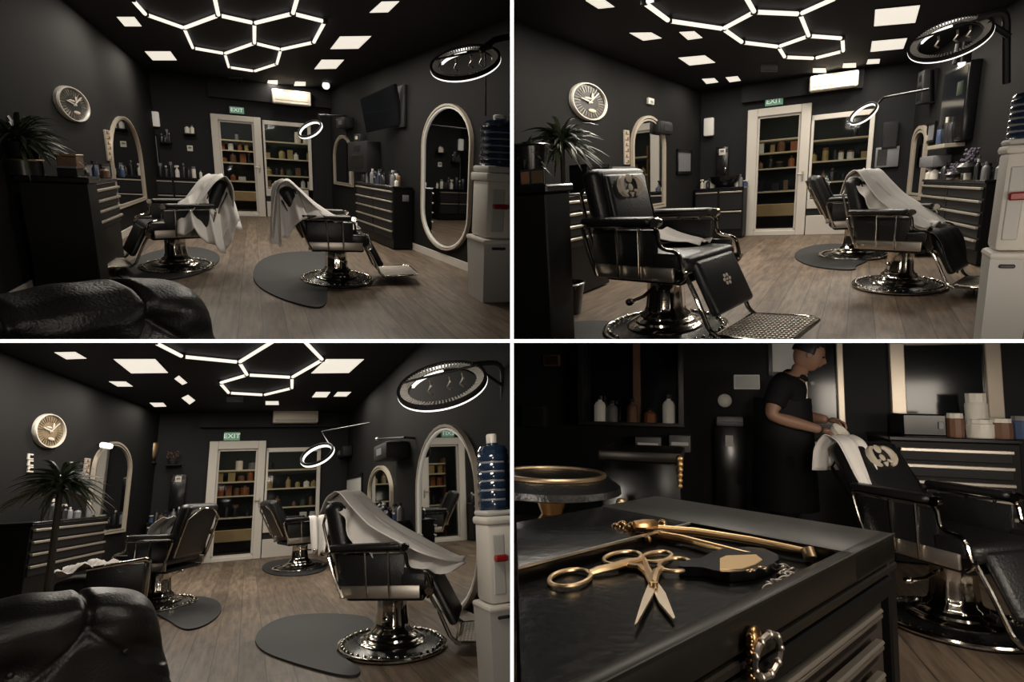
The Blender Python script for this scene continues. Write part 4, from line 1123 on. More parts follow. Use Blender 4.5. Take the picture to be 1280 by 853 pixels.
    for q, s in (([(877.5, 99), (893, 98), (898, 103), (883, 105)], 'above the cream wall lamp'), ([(907, 97), (922, 95.5), (926, 101), (912, 103)], 'left of the air vent'), ([(1016, 85.5), (1032, 85.5), (1033, 91), (1016, 91)], 'left above the air conditioner'), ([(1054, 79.5), (1070, 79), (1070, 84.5), (1053, 85)], 'right above the air conditioner'), ([(1085, 74.5), (1100, 74), (1099, 79.5), (1083, 80.5)], 'right of the air conditioner')):
        ceiling_panel(R, q, f'small lit ceiling panel {s} in the {w}', 3.0)
    fill(R, (-.3, 1.3, 2.5), (.2, 4.0, .6), 8)
    return R

# ================= lower left
def room_three():
    R = Room(3, (310, 625), 1.10, 2.79, 1.40, 'lower left picture'); w = R.where
    door, win = (257, 552, 329, 701), (330, 560, 399, 697)
    WL, WB, WR = shell(R, (60, 752), (182, 702), (432, 700), (600, 790), [door, win])
    g = glazed_door(WB, door, (268, 562, 319, 696), ''); sh = shop_window(WB, win)
    back_room(R, WB, g, sh, .2, WB.len+.8, 45)
    BH = bulkhead(WB, 250, 425, 534)
    air_conditioner(BH, (341, 510, 397, 530), f'cream wall air conditioner above the shop window in the {w}')
    exit_sign(WB, (280, 541, 300, 551), f'green exit sign above the glazed door in the {w}')
    ceiling_vent(R, (283, 498, 304, 503), f'grey air vent grille high above the door in the {w}')
    wall_clock(WL, (39, 517, 79, 561), f'round wall clock with white rim and bronze dial in the {w}', True)
    arch_mirror(WL, (111, 551, 159, 668), f'arched wall mirror with cream frame and lit top in the {w}', False, .06)
    strip_sign(WL, (103, 573, 109, 612), f'narrow vertical sign strip left of the arched mirror in the {w}')
    # little pale letters on the wall
    t = Thing(R, 'wall_lettering', f'small pale letter marks under the clock in the {w}', 'sign', WL.M)
    for py in (573, 581, 589):
        x, z = WL.hit(37, py); x1, z1 = WL.hit(40, py-5)
        t.part('mark', MB().box(x-.06, x+.06, -.012, 0, z-.015, z+.0).box(x-.06, x-.02, -.012, 0, z, z+.05).box(x-.02, x+.05, -.012, 0, z+.035, z+.05), 'item_white')
    x, z = WL.hit(134, 557, .12)
    t = Thing(R, 'mirror_lamp', f'bright lamp at the top of the arched mirror in the {w}', 'lamp', WL.at(x, -.10, z))
    t.part('bulb', MB().rbox(-.16, .16, -.05, .03, -.045, .035, .03, 2), 'led_ring'); t.part('mount', MB().rbox(-.03, .03, 0, .10, 0, .04, .01, 1), 'item_dark')
    # trophies and boxes on the back-left wall
    a, b, z = wall_shelf(WB, 180, 194, 578, f'small black wall shelf holding a gold trophy in the {w}')
    t = Thing(R, 'trophy_vase', f'gold trophy vase on the small wall shelf in the {w}', 'vase', WB.at((a+b)/2, -.1, z))
    t.part('cup', MB().lathe([(.05, .05), (.085, .10), (.10, .22), (.10, .34), (.085, .36)], 16), 'gold_light'); t.part('foot', MB().lathe([(0, 0), (.07, 0), (.06, .03), (.03, .05)], 16), 'item_dark')
    a, b, z = wall_shelf(WB, 206, 226, 581, f'small black wall shelf with dried flowers in the {w}')
    flowers(WB, (207, 564, 225, 581), f'dried flowers in a vase on the small wall shelf in the {w}', 'item_brown', .12)
    slab_on_wall(WB, (170, 585, 189, 601), .14, 'black_gloss', 'bottle_rack', f'dark glass bottle rack on the back wall in the {w}', 'rack', .006, [('bottles', (.1+.22*i, .2+.22*i, .1, .9), 'item_grey') for i in range(4)])
    picture(WB, (172, 602, 188, 630), f'grey glass fronted case below the bottle rack in the {w}', 'item_grey', name='display_case', cat='case')
    slab_on_wall(WB, (213, 594, 232, 636), .10, 'black_gloss', 'water_heater', f'narrow black box on the back wall left of the door in the {w}', 'box', .01, [('band', (.1, .9, .85, .95), 'item_dark')])
    slab_on_wall(offset_wall(WB, .1), (219, 596, 227, 603), .02, 'item_white', 'thermostat', f'small white thermostat on the black wall box in the {w}', 'thermostat', .004, [('display', (.2, .8, .45, .8), 'item_grey')])
    z2 = WB.hit(215, 652, .5)[1]; xa, xb = 0.02, WB.hit(251, 660, .5)[0]
    counter(WB, xa, xb, .5, z2, f'low black washstand cabinet along the back wall in the {w}', 2, 2)
    row_of_bottles(WB, [xa+(xb-xa)*(i+.5)/12 for i in range(12)], -.25, z2, f'small bottle in the row on the washstand in the {w}', f'bottles on the washstand, {w}', .1, .26, seed=14)
    z = WL.hit(100, 648, .5)[1]
    xa, xb = WL.hit(38, 665, .5)[0], WL.hit(130, 665, .5)[0]
    counter(WL, xa, xb, .5, z, f'black counter with long pale drawer handles along the left wall in the {w}', 1, 4, zb=z*.45)
    row_of_bottles(WL, [xb-.9+.8*i/5 for i in range(6)], -.25, z, f'small bottle on the left counter near the arched mirror in the {w}', f'bottles on the left counter, {w}', .1, .26, seed=15)
    # gold legged stand
    p = R.fl(64, 748); top = R.onY(64, 687, p.y).z
    t = Thing(R, 'side_table', f'small gold legged stand before the left counter in the {w}', 'table', R.at(p))
    t.part('table_top', MB().rbox(-.20, .24, -.2, .25, top-.03, top, .006, 1), 'brass_dark')
    for sx in (-.18, .22):
        for sy in (-.17, .22): t.part('leg', MB().tube([(sx, sy, 0), (sx*.92, sy*.92, top-.03)], .012, 6), 'brass_dark')
    # right wall
    arch_mirror(WR, (525, 528, 603, 766), f'tall capsule shaped wall mirror with lit frame in the {w}', True, .055, True)
    arch_mirror(WR, (463, 582, 492, 652), f'small arched mirror behind the caped chair in the {w}', False, .06)
    picture(WR, (434, 594, 454, 632), f'white poster in a black frame on the right wall in the {w}', 'paper', 'black_gloss', cat='poster')
    slab_on_wall(WR, (410, 620, 420, 625), .02, 'item_grey', 'wall_switch', f'small grey switch plate right of the window in the {w}', 'switch', .003) if 0 else slab_on_wall(WB, (410, 621, 421, 626), .02, 'item_grey', 'wall_switch', f'small grey switch plate right of the window in the {w}', 'switch', .003)
    for px, lab, d in (((430, 560, 441, 573), f'small black spot lamp above the poster in the {w}', .2), ((495, 554, 513, 575), f'larger black spot lamp on the wall between the two mirrors in the {w}', .3)):
        slab_on_wall(WR, px, d, 'black_matte', 'wall_spotlight', lab, 'lamp', .04, [('lens', (.3, .7, .3, .7), 'item_grey')])
    x0, z0 = WR.hit(519, 548); x1, z1 = WR.hit(475, 549, .1)
    t = Thing(R, 'lamp_arm', f'thin black lamp arm along the wall above the spot lamps in the {w}', 'arm', WR.at(x0, 0, z0))
    t.part('rod', MB().tube([(0, 0, 0), (0, -.12, .01), (x1-x0, -.14, z1-z0)], .014, 8), 'dark_metal'); t.part('tip', MB().ball((x1-x0, -.14, z1-z0), .03, 8), 'steel')
    c = R.onY(412, 557, 6.6)
    ring_lamp(R, 397, 569.5, 20.5, .50, 26, 6.6, f'small glowing ring lamp hanging before the shop window in the {w}', [([c, R.onY(402, 540, 6.9), R.onY(462, 529, 6.6)], .008)])
    Yb = 3.9
    ring_lamp(R, 553.5, 483, 53, .47, 12, Yb, f'large toothed ring lamp by the ceiling in the {w}', [(fillet([R.onY(590, 456, Yb), R.onY(628, 452, Yb), R.onY(629, 545, Yb+.2)], .1), .018), ([R.onY(598, 462, Yb), R.onY(628, 482, Yb)], .012)], big=True)
    nc = R.fl(524, 738); xw = WR.inv @ nc; dep = max(.3, -xw.y); zt = R.onY(524, 650, nc.y).z
    xf = WR.hit(452, 670, dep)[0]
    counter(WR, xf, xw.x, dep, zt, f'black drawer cabinet behind the caped chair in the {w}', 2, 5)
    n = 18
    row_of_bottles(WR, [xf+.05+(xw.x-xf-.1)*i/(n-1) for i in range(n)], -dep*.5, zt, f'small grooming bottle in the row behind the caped chair in the {w}', f'bottles on the right cabinet, {w}', .10, .24, seed=19)
    # desk, plant, sofa
    P, zd = desk(R, WL, (44, 762), -700, 652, f'black reception desk at the left edge of the {w}')
    p = R.onY(16, 650, P.y+.15)
    for i, s in enumerate(('lowest', 'second from the bottom', 'third from the bottom', 'topmost')):
        single(R, 'saucer', MB().lathe([(0, 0), (.10, 0), (.16, .022), (.155, .026), (0, .012)], 20), 'item_grey' if i % 2 else 'item_white', f'pale saucer {s} in the desk stack in the {w}', 'saucer', R.at((p.x, P.y+.15, zd+.001+i*.027)))
    Yp = 5.3; p = R.onY(64, 690, Yp); top = R.onY(66, 618, Yp).z
    plant(R, (p.x, Yp, 0), top+.06, .33, f'spiky leafed plant on a tall stem before the counter in the {w}', 130, 12)
    Pm = R.fl(165, 724, .66); Q = R.fl(0, 746, .66)
    e = R.fl(180, 724, .66); yaw = math.atan2(Pm.y-Q.y, Pm.x-Q.x)
    chesterfield(R, (e.x, e.y, 0), yaw, f'black buttoned leather sofa back at the bottom of the {w}', 2.3, .66, 1.3)
    # chairs
    c1 = chair(R, 490, 808, -30, f'black barber chair under a long white cape in the {w}', .93, recline=11)
    drape(R, c1, f'long white cape over the near chair in the {w}', [
        [(-.62, 1.10, -.12, .28, .01), (-.58, 1.24, -.18, .28, .008), (-.47, 1.30, -.25, .28, .006), (-.34, 1.17, -.27, .29, .012), (-.16, 1.01, -.29, .30, .018), (.04, .90, -.30, .32, .02), (.22, .79, -.27, .34, .022), (.38, .70, -.12, .36, .02), (.50, .65, .10, .36, .015)]], seed=11, upright=.12, sheets=[
        ([(-.60, -.02, 1.20), (-.47, -.05, 1.30), (-.34, -.04, 1.18), (-.14, -.03, 1.02), (.06, .0, .89), (.28, .04, .76), (.52, .10, .65)],
         [(-.54, -.20, 1.20), (-.44, -.24, 1.14), (-.30, -.27, .93), (-.14, -.30, .78), (.04, -.31, .70), (.24, -.27, .66), (.44, -.12, .625)], .022, 3.5)])
    c2 = chair(R, 196, 758, 148, f'black barber chair turned away with a towel in the {w}', .97, recline=15, mark='crest')
    drape(R, c2, f'crumpled grey towel on the left barber chair in the {w}', [[(-.30, 1.05, .02, .27, .02), (-.16, .95, .0, .30, .03), (-.10, .78, .0, .30, .03), (-.04, .66, .02, .28, .02)]], seed=12, upright=.12, m='towel', name='towel', cat='towel')
    c3 = chair(R, 374, 711, 16, f'far black barber chair by the shop window in the {w}', .98)
    drape(R, c3, f'white towel hanging over the arm of the far chair in the {w}', [[(-.28, .70, -.26, .02, .02), (-.315, .905, -.27, .02, .01), (-.38, .87, -.28, .02, .02), (-.41, .60, -.26, .01, .03), (-.42, .28, -.2, -.02, .04)]], turn=90, seed=13, name='towel', cat='towel')
    # waiting bench with folded cloth
    p = R.fl(152, 778); zt = R.onY(152, 702, p.y).z
    t = Thing(R, 'waiting_bench', f'dark armchair with a chrome arm frame behind the sofa in the {w}', 'armchair', R.at(p))
    t.part('arm_frame', MB().tube(fillet([(-.34, 0, zt-.05), (.16, 0, zt), (.19, 0, zt-.02), (.17, 0, 0)], .05), .02, 8), 'chrome')
    t.part('side_panel', MB().rbox(-.34, .15, .0, .04, .2, zt-.03, .02, 2), 'leather'); t.part('seat', MB().rbox(-.6, .15, .04, .7, .2, .42, .04, 3), 'leather')
    q = R.onY(118, 708, p.y+.2)
    mb = MB(); r = random.Random(2)
    rows = []
    for i in range(15):
        rows.append([(-.30+.60*i/14, -.22+.44*j/11, .07*math.exp(-((i-7)/5)**2) + .035*math.sin(i*1.3+j*.7)+.02*math.sin(j*2.1)) for j in range(12)])
    mb.grid(rows)
    single(R, 'striped_cape', mb, 'stripe_cloth', f'crumpled striped cloth lying beside the chrome armed chair in the {w}', 'cloth', R.at((q.x, q.y, q.z-.05)), sharp=180)
    floor_mat(R, [(317, 803), (325, 788), (350, 774), (390, 769), (440, 770), (468, 776), (470, 800), (440, 806), (425, 815), (432, 828), (452, 838), (448, 848), (425, 848), (370, 833), (328, 818)], f'large dark rubber mat beside the near barber chair in the {w}')
    floor_mat(R, [(186, 765), (205, 750), (235, 746), (265, 749), (278, 758), (274, 772), (255, 785), (235, 790), (222, 786), (212, 778)], f'dark oval rubber mat by the left barber chair in the {w}')
    floor_mat(R, [(325, 711), (335, 703), (365, 699), (400, 700), (412, 710), (395, 719), (360, 722), (335, 719)], f'small dark mat under the far barber chair in the {w}')
    water_stack(R, 619, 858, 44, (752, 652, 637, 556, 545), w)
    V = dict(A=(193, 428), B=(228, 446), C=(299, 453), D=(346, 424), E=(309, 469), G=(275, 479), H=(286, 491.5), I=(330, 494), J=(365, 485.5), K=(365, 472), L=(403, 450), M=(378, 424))
    hex_light(R, V, ['AB', 'BC', 'CD', 'CE', 'EG', 'GH', 'HI', 'IJ', 'JK', 'KE', 'KL', 'LM'], f'honeycomb of glowing tubes on the ceiling of the {w}')
    big = 'lit ceiling panel'
    ceiling_panel(R, [(68, 441), (94, 440.5), (108, 448.5), (83, 449.5)], f'{big} leftmost of all in the {w}', 8)
    ceiling_panel(R, [(142, 449.5), (194, 449.5), (210, 466.5), (164, 467)], f'{big} largest, left of the tubes in the {w}', 13)
    ceiling_panel(R, [(136, 477.3), (157, 477.5), (166, 483.5), (147, 483.5)], f'{big} just below the largest left one in the {w}', 7)
    ceiling_panel(R, [(408, 449.5), (455, 449.5), (436, 466.5), (389, 467)], f'{big} largest, right of the tubes in the {w}', 13)
    for q, s in (([(218, 474), (223.5, 470), (234, 479), (228, 481.5)], 'tilted one nearest the tubes'), ([(227, 498), (235, 494), (244, 501), (237, 506)], 'tilted one left of the air vent'), ([(187, 504), (204, 504), (208, 508.5), (193, 509)], 'above the gold trophy'), ([(332, 502), (348, 502), (348.5, 506.5), (332, 506.5)], 'left above the air conditioner'), ([(395, 490.5), (413, 490.5), (408, 497), (390, 497)], 'left of two beyond the right panel'), ([(422, 490.5), (439, 490.5), (433, 496), (417, 496)], 'right of two beyond the right panel')):
        ceiling_panel(R, q, f'small lit ceiling panel {s} in the {w}', 3.0)
    fill(R, (-.75, .8, .95), (1.2, 3.6, .8), 22, .3)
    fill(R, (.55, 2.9, 1.85), (.55, 4.2, .7), 24, .5)
    fill(R, (-.9, 2.3, 1.55), (-.9, 3.0, .6), 2.2, .3)
    return R
# ================= lower right
def room_four():
    R = Room(4, (880, 500), 1.08, 2.8, 1.0, 'lower right picture'); w = R.where
    YB = 5.2; X0, X1 = -2.2, 3.4
    WB = Wall(R, (X0, YB, 0), (X1, YB, 0)); WL = Wall(R, (X0, .6, 0), (X0, YB, 0)); WR = Wall(R, (X1, YB, 0), (X1, .6, 0))
    struct(R, 'wall_back', MB().box(0, X1-X0, 0, .08, 0, R.H), 'wall_back', WB.M)
    struct(R, 'wall_left', MB().box(0, WL.len, 0, .08, 0, R.H), 'wall', WL.M)
    struct(R, 'wall_right', MB().box(0, WR.len, 0, .08, 0, R.H), 'wall', WR.M)
    struct(R, 'floor', MB().box(X0, X1, .6, YB, -.05, 0), 'floor_wood')
    struct(R, 'ceiling', MB().box(X0, X1, .6, YB, R.H, R.H+.05), 'ceiling')
    # ---- trolley with tray
    zt = .90; zf = zt-.014
    C, N, A = R.fl(1118, 667, zt), R.fl(752, 855, zt), R.fl(808, 622, zt)
    WT = Wall(R, N, C); L2 = WT.len; L1 = (WT.inv @ A).y
    def tp(px, py, z): return WT.inv @ R.fl(px, py, z)
    t = Thing(R, 'tool_trolley', f'black tool trolley with a tray top in front in the {w}', 'trolley', WT.at(L2, 0, 0), T((-L2, 0, 0)))
    xl = -.06; yb = L1
    bk = L2 - tp(1055, 690, zt).x; fr = tp(1050, 694, zt).y; lf = L1 - tp(706, 694, zt).y
    b = MB().rbox(L2-bk, L2, 0, yb, zt-.035, zt, .003, 2).rbox(xl, L2, 0, max(.018, fr), zt-.035, zt, .004, 2)
    t.part('tray_side', MB().rbox(xl, L2-bk, yb-lf, yb, zt-.035, zt-.001, .003, 2), 'tray', label='black side ledge of the tray')
    t.part('tray_rim', b, 'rim', label='dull metal rim of the tray')
    et = MB().box(xl, L2-bk, yb-lf-.002, yb-lf+.001, zt-.002, zt+.0006)
    t.part('edge_trim', et, 'handle', label='thin bright edge of the tray')
    t.part('edge_trim', MB().box(L2-bk-.002, L2-bk+.0005, fr, yb-lf, zt-.002, zt+.0006), 'rim')
    t.part('edge_trim', MB().box(xl, L2, -.0008, .0012, zt-.003, zt+.0004), 'rim')
    t.part('tray_floor', MB().box(xl, L2-bk+.002, .01, yb-.01, zf-.004, zf), 'tray')
    t.part('body', MB().box(xl, L2-.004, .012, yb-.01, .06, zt-.034), 'trolley_inner')
    t.part('corner_post', MB().rbox(L2-.030, L2-.002, .0, .04, .06, zt-.032, .003, 1).rbox(L2-.03, L2-.002, yb-.04, yb, .06, zt-.032, .003, 1), 'trolley')
    t.part('top_trim', MB().rbox(xl, L2-.002, -.002, .012, zt-.047, zt-.037, .002, 1), 'rim')
    zr = [WT.hit(1102, 762, .004)[1], WT.hit(1097, 808, .004)[1], WT.hit(1093, 850, .004)[1]]
    h1 = zr[0]; xr = WT.hit(1100, 780, .0)[0]
    d = t.part('drawer', MB().rbox(xl, L2-.03, -.004, .02, h1+.006, zt-.05, .003, 1), 'trolley')
    x, z = WT.hit(943, 822, .006)
    b = MB().ball((x, -.006, z+.012), (.012, .006, .014), 8)
    for i in range(12): b.ball((x-.012+.002*math.sin(i*3), -.008, z+.02-.003*i), .0035, 5)
    t.part('pull_plate', b, 'brass_dark', d)
    b = MB().ring(.025, .0028, 26, 6, T((x+.012, -.012, z)) @ RX(PI/2), ry=.0165)
    for i in range(9):
        a = 2*PI*i/9; b.ball((x+.012+.025*math.cos(a), -.012, z+.0165*math.sin(a)), .0040, 5)
    t.part('ring_pull', b, 'steel', d, label='beaded metal ring pull')
    step = h1-zr[1]
    for i in range(7):
        zt_ = h1 - i*step
        d = t.part('drawer', MB().rbox(xl, xr-.004, .002, .03, zt_-step+.012, zt_-.012, .002, 1), 'trolley')
        t.part('handle', MB().rbox(xl, xr, -.005, .006, zt_-.006, zt_, .002, 1), 'handle', d)
        t.part('handle_lip', MB().rbox(xl, xr, -.004, .006, zt_-.012, zt_-.007, .001, 1), 'steel', d)
    # ---- scissors, all lying on the tray floor
    def flat(poly, z0, th):
        P = [R.fl(px, py, z0) for px, py in poly]; b = MB()
        return b.prism([(p.x, p.y) for p in P], z0, z0+th)
    def oval(cx, cy, rx, ry, z, tilt=0):
        return [R.fl(cx+rx*math.cos(a)*math.cos(tilt)-ry*math.sin(a)*math.sin(tilt), cy+rx*math.cos(a)*math.sin(tilt)+ry*math.sin(a)*math.cos(tilt), z) for a in [2*PI*i/36 for i in range(36)]]
    def line(pts, z): return [R.fl(px, py, z + dz) for px, py, dz in pts]
    def base(px, py): p = R.fl(px, py, zf); return R.at(p), T(-p)
    f, k = base(817, 730)
    t = Thing(R, 'scissors', f'gold scissors with blades open toward the viewer on the tray in the {w}', 'scissors', f, k)
    z = zf+.004
    for ring, shank, blade, dz in (((844, 706.5, 20, 8.2, -.05), [(827, 711, .0), (820, 716, .002), (817, 724, .003), (816, 731, .003)], [(815, 722), (820, 725), (821, 733), (815, 749), (796, 783.5), (793, 785), (803, 752), (809, 737)], .0025),
                                   ((821, 696.5, 18.5, 6.2, -.12), [(805, 700, .0), (808, 710, .002), (812, 720, .003), (815, 728, .003)], [(811, 724), (817, 722), (823, 732), (832, 745), (844, 776), (842, 778), (824, 757), (819, 746)], .0)):
        t.part('finger_ring', MB().tube(oval(*ring[:4], z+dz, ring[4]), .0025, 8, True), 'gold_light')
        t.part('shank', MB().tube(line(shank, z+dz-.001), [.0034, .0042, .0052, .0045], 8), 'gold_light')
        t.part('blade', flat(blade, z+dz-.001, .0026), 'blade')
    p = R.fl(817, 729, z+.007); t.part('pivot_screw', MB().lathe([(0, .001), (.004, .001), (.004, -.004)], 12, T(p)), 'gold')
    f, k = base(770, 710)
    t = Thing(R, 'scissors', f'second gold scissors lying half under the open pair in the {w}', 'scissors', f, k)
    for ring, shank in (((778, 698, 23.5, 7.6, -.12), [(774, 706, 0), (786, 708.5, 0), (800, 710, 0), (812, 720, -.001)]), ((712.5, 723, 26, 10, -.14), [(737, 717, 0), (748, 713, .002), (766, 709, .003), (786, 703, .003), (801, 700, .002)])):
        t.part('finger_ring', MB().tube(oval(*ring[:4], z, ring[4]), .0026, 8, True), 'gold_light')
        t.part('shank', MB().tube(line(shank, z), [.0036]+[.0046]*(len(shank)-2)+[.003], 8), 'gold_light')
    t.part('blade', flat([(797, 704), (803, 700), (813, 716), (820, 730), (815, 728)], zf+.001, .002), 'blade')
    # ---- gold tongs
    f, k = base(800, 668)
    t = Thing(R, 'gold_tongs', f'long gold tongs with ornate hinge at the tray back in the {w}', 'tongs', f, k)
    z = zf+.008
    t.part('rod', MB().tube(line([(812, 661, .006), (868, 665, .006), (940, 676, .005), (985, 685, .004), (1010, 690, .003)], z), [.0058, .0055, .0048, .0042, .0036], 10), 'gold')
    t.part('rod', MB().tube(line([(808, 667, 0), (850, 674, 0), (900, 686, 0), (962, 701, -.002)], z), [.006, .0058, .005, .004], 10), 'gold')
    t.part('rod', MB().tube(line([(768, 662, .002), (740, 667, .001), (706, 673, 0), (673, 674, -.003)], z), [.003, .0035, .0032, .0025], 8), 'gold')
    p, q = R.fl(1009, 690, z+.003), R.fl(1013, 695, z)
    t.part('end_cap', MB().tube([p + Vector((0, 0, .004)), q - Vector((0, 0, .003))], [.0075, .0075], 12), 'gold_light')
    b = MB()
    for px, py, dz, rr in ((770, 660, .002, .007), (778, 658, .006, .008), (786, 663, .004, .009), (795, 668, .0, .008), (790, 658, .010, .006), (803, 671, 0, .006), (810, 675, 0, .005), (783, 668, .0, .006), (818, 656, .010, .006), (828, 656, .010, .007)):
        b.ball(R.fl(px, py, z+dz), rr, 8)
    b.tube(line([(793, 658, .013), (805, 657, .014), (818, 656, .013)], z), [.007, .008, .007], 10)
    t.part('ornate_hinge', b, 'brass_dark')
    # ---- paddle with gold plate and chain
    f, k = base(910, 715)
    t = Thing(R, 'razor_case', f'black leaf shaped case with a gold plate on the tray in the {w}', 'case', f, k)
    t.part('case_body', flat([(848, 717.5), (858, 712), (876, 709), (890, 701), (906, 696), (935, 694), (955, 696), (972, 704), (974, 710), (966, 716), (944, 725), (912, 728), (893, 725), (878, 721), (850, 720)], zf+.001, .010), 'black_gloss')
    t.part('gold_plate', flat([(900, 699.5), (908, 696), (945, 694.6), (953, 701), (944, 707), (928, 712), (900, 713)], zf+.0112, .0012), 'gold_plate')
    b = MB()
    for px, py in ((936, 714), (941, 713), (953, 710)): b.ring(.0022 if px < 950 else .004, .0007, 14, 5, T(R.fl(px, py, zf+.012)))
    t.part('stamped_marks', b, 'gold_light')
    f, k = base(978, 722)
    t = Thing(R, 'metal_chain', f'small coiled metal chain at the tip of the black case in the {w}', 'chain', f, k)
    for i, (px, py) in enumerate(((973, 710), (978, 708), (983, 710), (987, 714), (988, 719), (984, 722), (979, 725), (974, 727), (970, 730), (977, 716), (981, 718), (965, 733), (960, 735))):
        t.part('link', MB().ring(.0055, .0016, 14, 6, T(R.fl(px, py, zf+.004)) @ RX(.5*(-1)**i) @ RY(.6*(i % 3-1)), ry=.0035), 'steel')
    # ---- stool and box beyond the trolley
    P = R.onY(690, 592, 1.9)
    t = Thing(R, 'round_stool', f'round black stool with a brass ring on its seat in the {w}', 'stool', R.at((P.x, 1.9, 0)))
    s = P.z
    t.part('seat', MB().lathe([(0, s-.004), (.16, s-.004), (.19, s-.012), (.225, s-.035), (.228, s-.055), (.2, s-.062), (0, s-.062)], 48), 'leather')
    t.part('seat_ring', MB().ring(.172, .008, 48, 8, T((0, 0, s-.002))), 'gold_light')
    prof = [(.0, s-.085), (.05, s-.09), (.035, s-.13), (.055, s-.16), (.03, s-.2), (.05, s-.24), (.075, s-.26), (.04, s-.3), (.035, .12), (.2, .05), (.22, .0), (0, 0)]
    t.part('column', MB().lathe(prof, 24), 'brass_dark'); t.part('knob', MB().ball((.235, -.04, s-.075), .018, 8), 'gold_light')
    a, b_ = R.onY(752, 566, 2.5), R.onY(852, 640, 2.5)
    t = Thing(R, 'tool_case', f'black upright case with metal edged lid and gold corner in the {w}', 'case', R.at((a.x, 2.5, 0)))
    W_ = b_.x-a.x
    t.part('case_body', MB().rbox(0, W_, 0, .35, .0, a.z-.03, .01, 2), 'black_gloss'); t.part('case_lid', MB().rbox(-.015, W_+.005, -.012, .36, a.z-.03, a.z+.012, .01, 2), 'rim')
    bb = MB()
    for i in range(6): bb.ball((W_-.005, -.008, a.z-.01-.022*i), .016-.001*i, 6)
    t.part('corner_fitting', bb, 'gold')
    # ---- background wall: mirrors, shelves, bright things
    def wall_box(px, d, m, name, label, cat, parts=None): return slab_on_wall(WB, px, d, m, name, label, cat, .006, parts)
    def mirror(px, label, fwx=.05):
        x0, x1, z0, z1 = WB.rect(*px)
        t = Thing(R, 'wall_mirror', label, 'mirror', WB.at(x0, 0, z0), T((-x0, 0, -z0))); b = MB()
        for p, q, r_, s_ in ((x0, x0+fwx, z0, z1), (x1-fwx, x1, z0, z1), (x0, x1, z1-fwx, z1), (x0, x1, z0, z0+fwx)): b.rbox(p, q, -.05, 0, r_, s_, .006, 1)
        t.part('frame', b, 'frame_cream'); t.part('mirror_glass', MB().box(x0+fwx, x1-fwx, -.012, -.002, z0+fwx, z1-fwx), 'screen'); return t
    mirror((1111, 415, 1250, 536), f'wide pale framed mirror above the counter at the right of the {w}', .10)
    mirror((1000, 412, 1054, 560), f'tall pale framed mirror behind the person in the {w}', .05)
    x = WB.rect(728, 410, 856, 530)
    t = Thing(R, 'glass_cabinet', f'dark glass cabinet with small ornaments on the back wall in the {w}', 'cabinet', WB.at(x[0], 0, x[2]), T((-x[0], 0, -x[2])))
    t.part('cabinet_back', MB().box(x[0], x[1], -.04, 0, x[2], x[3]), 'screen')
    for q in (x[0], x[1]-.05): t.part('side_post', MB().rbox(q, q+.05, -.22, 0, x[2], x[3], .005, 1), 'item_dark')
    sh = x[2] + .02
    t.part('shelf_board', MB().rbox(x[0], x[1], -.22, 0, sh-.03, sh, .004, 1), 'frame_dark')
    t.part('post', MB().rbox((x[0]*.45+x[1]*.55)-.03, (x[0]*.45+x[1]*.55)+.03, -.1, -.04, sh, x[3], .005, 1), 'item_brown')
    r = random.Random(3)
    for px, py, m, h, lab in ((750, 490, 'item_white', .22, 'pale spray bottle'), (812, 488, 'item_orange', .10, 'small orange jar'), (790, 480, 'item_brown', .2, 'brown bottle'), (836, 530, 'item_white', .24, 'white jug'), (765, 528, 'item_grey', .18, 'grey jar')):
        q = WB.hit(px, py, .13)
        bottle(R, WB.at(q[0], -.13, sh), max(.12, h), .05, m, f'{lab} on the shelf of the dark glass cabinet in the {w}', None, 0, 'item_dark')
    for px, lab in (((797, 545, 828, 562), 'paler flat carton, left one of two'), ((838, 543, 864, 563), 'taller flat carton, right one of two')):
        wall_box(px, .2, 'item_grey', 'carton', f'{lab} under the glass cabinet in the {w}', 'box', [('label_strip', (.1, .9, .4, .6), 'item_white')])
    wall_box((680, 444, 701, 458), .03, 'item_brown', 'wall_plaque', f'small brown plaque on the dark wall at the left of the {w}', 'plaque', [('plate', (.1, .9, .1, .9), 'brass_dark')])
    wall_box((655, 508, 686, 533), .1, 'frame_dark', 'wall_box', f'dim dark box low on the wall at the left of the {w}', 'box', [('door', (.1, .9, .1, .9), 'item_dark')])
    wall_box((917, 469, 949, 487), .06, 'item_white', 'lit_sign', f'pale blank rectangular sign on the wall left of the person in the {w}', 'sign', [('face', (.05, .95, .08, .92), 'paper')])
    q = WB.hit(906, 501, .1)
    t = Thing(R, 'round_lamp', f'small round white lamp above the shelf left of the person in the {w}', 'lamp', WB.at(q[0], -.1, q[1]))
    t.part('globe', MB().ball((0, 0, 0), .055, 10), 'item_white'); t.part('mount', MB().tube([(0, 0, 0), (0, .1, 0)], .02, 8), 'item_dark')
    wall_box((895, 520, 926, 531), .3, 'item_grey', 'towel_stack', f'folded grey towels on the dark stand left of the person in the {w}', 'towels', [('fold', (0, 1, .4, .5), 'item_dark')])
    wall_box((893, 531, 930, 640), .32, 'black_gloss', 'dark_stand', f'tall black stand under the folded towels in the {w}', 'stand', [('lock', (.35, .6, .78, .9), 'item_white')])
    picture(WB, (960, 425, 1004, 470), f'white poster on the wall behind the person in the {w}', 'paper', 'frame_dark', 'wall_poster', 'poster')
    # counter at the right
    Yc = 4.6; a, c = R.onY(1112, 545, Yc), R.onY(1275, 545, Yc)
    WC = Wall(R, (a.x, YB-.01, 0), (c.x, YB-.01, 0)); Lc = WC.len; dep = YB-.01-Yc
    counter(WC, 0, Lc, dep, a.z, f'black counter with long pale drawer handles at the right of the {w}', 1, 6, .05)
    def cpx(px): return WC.hit(px, 540, dep*.6)[0]
    p0, p1 = cpx(1122), cpx(1176)
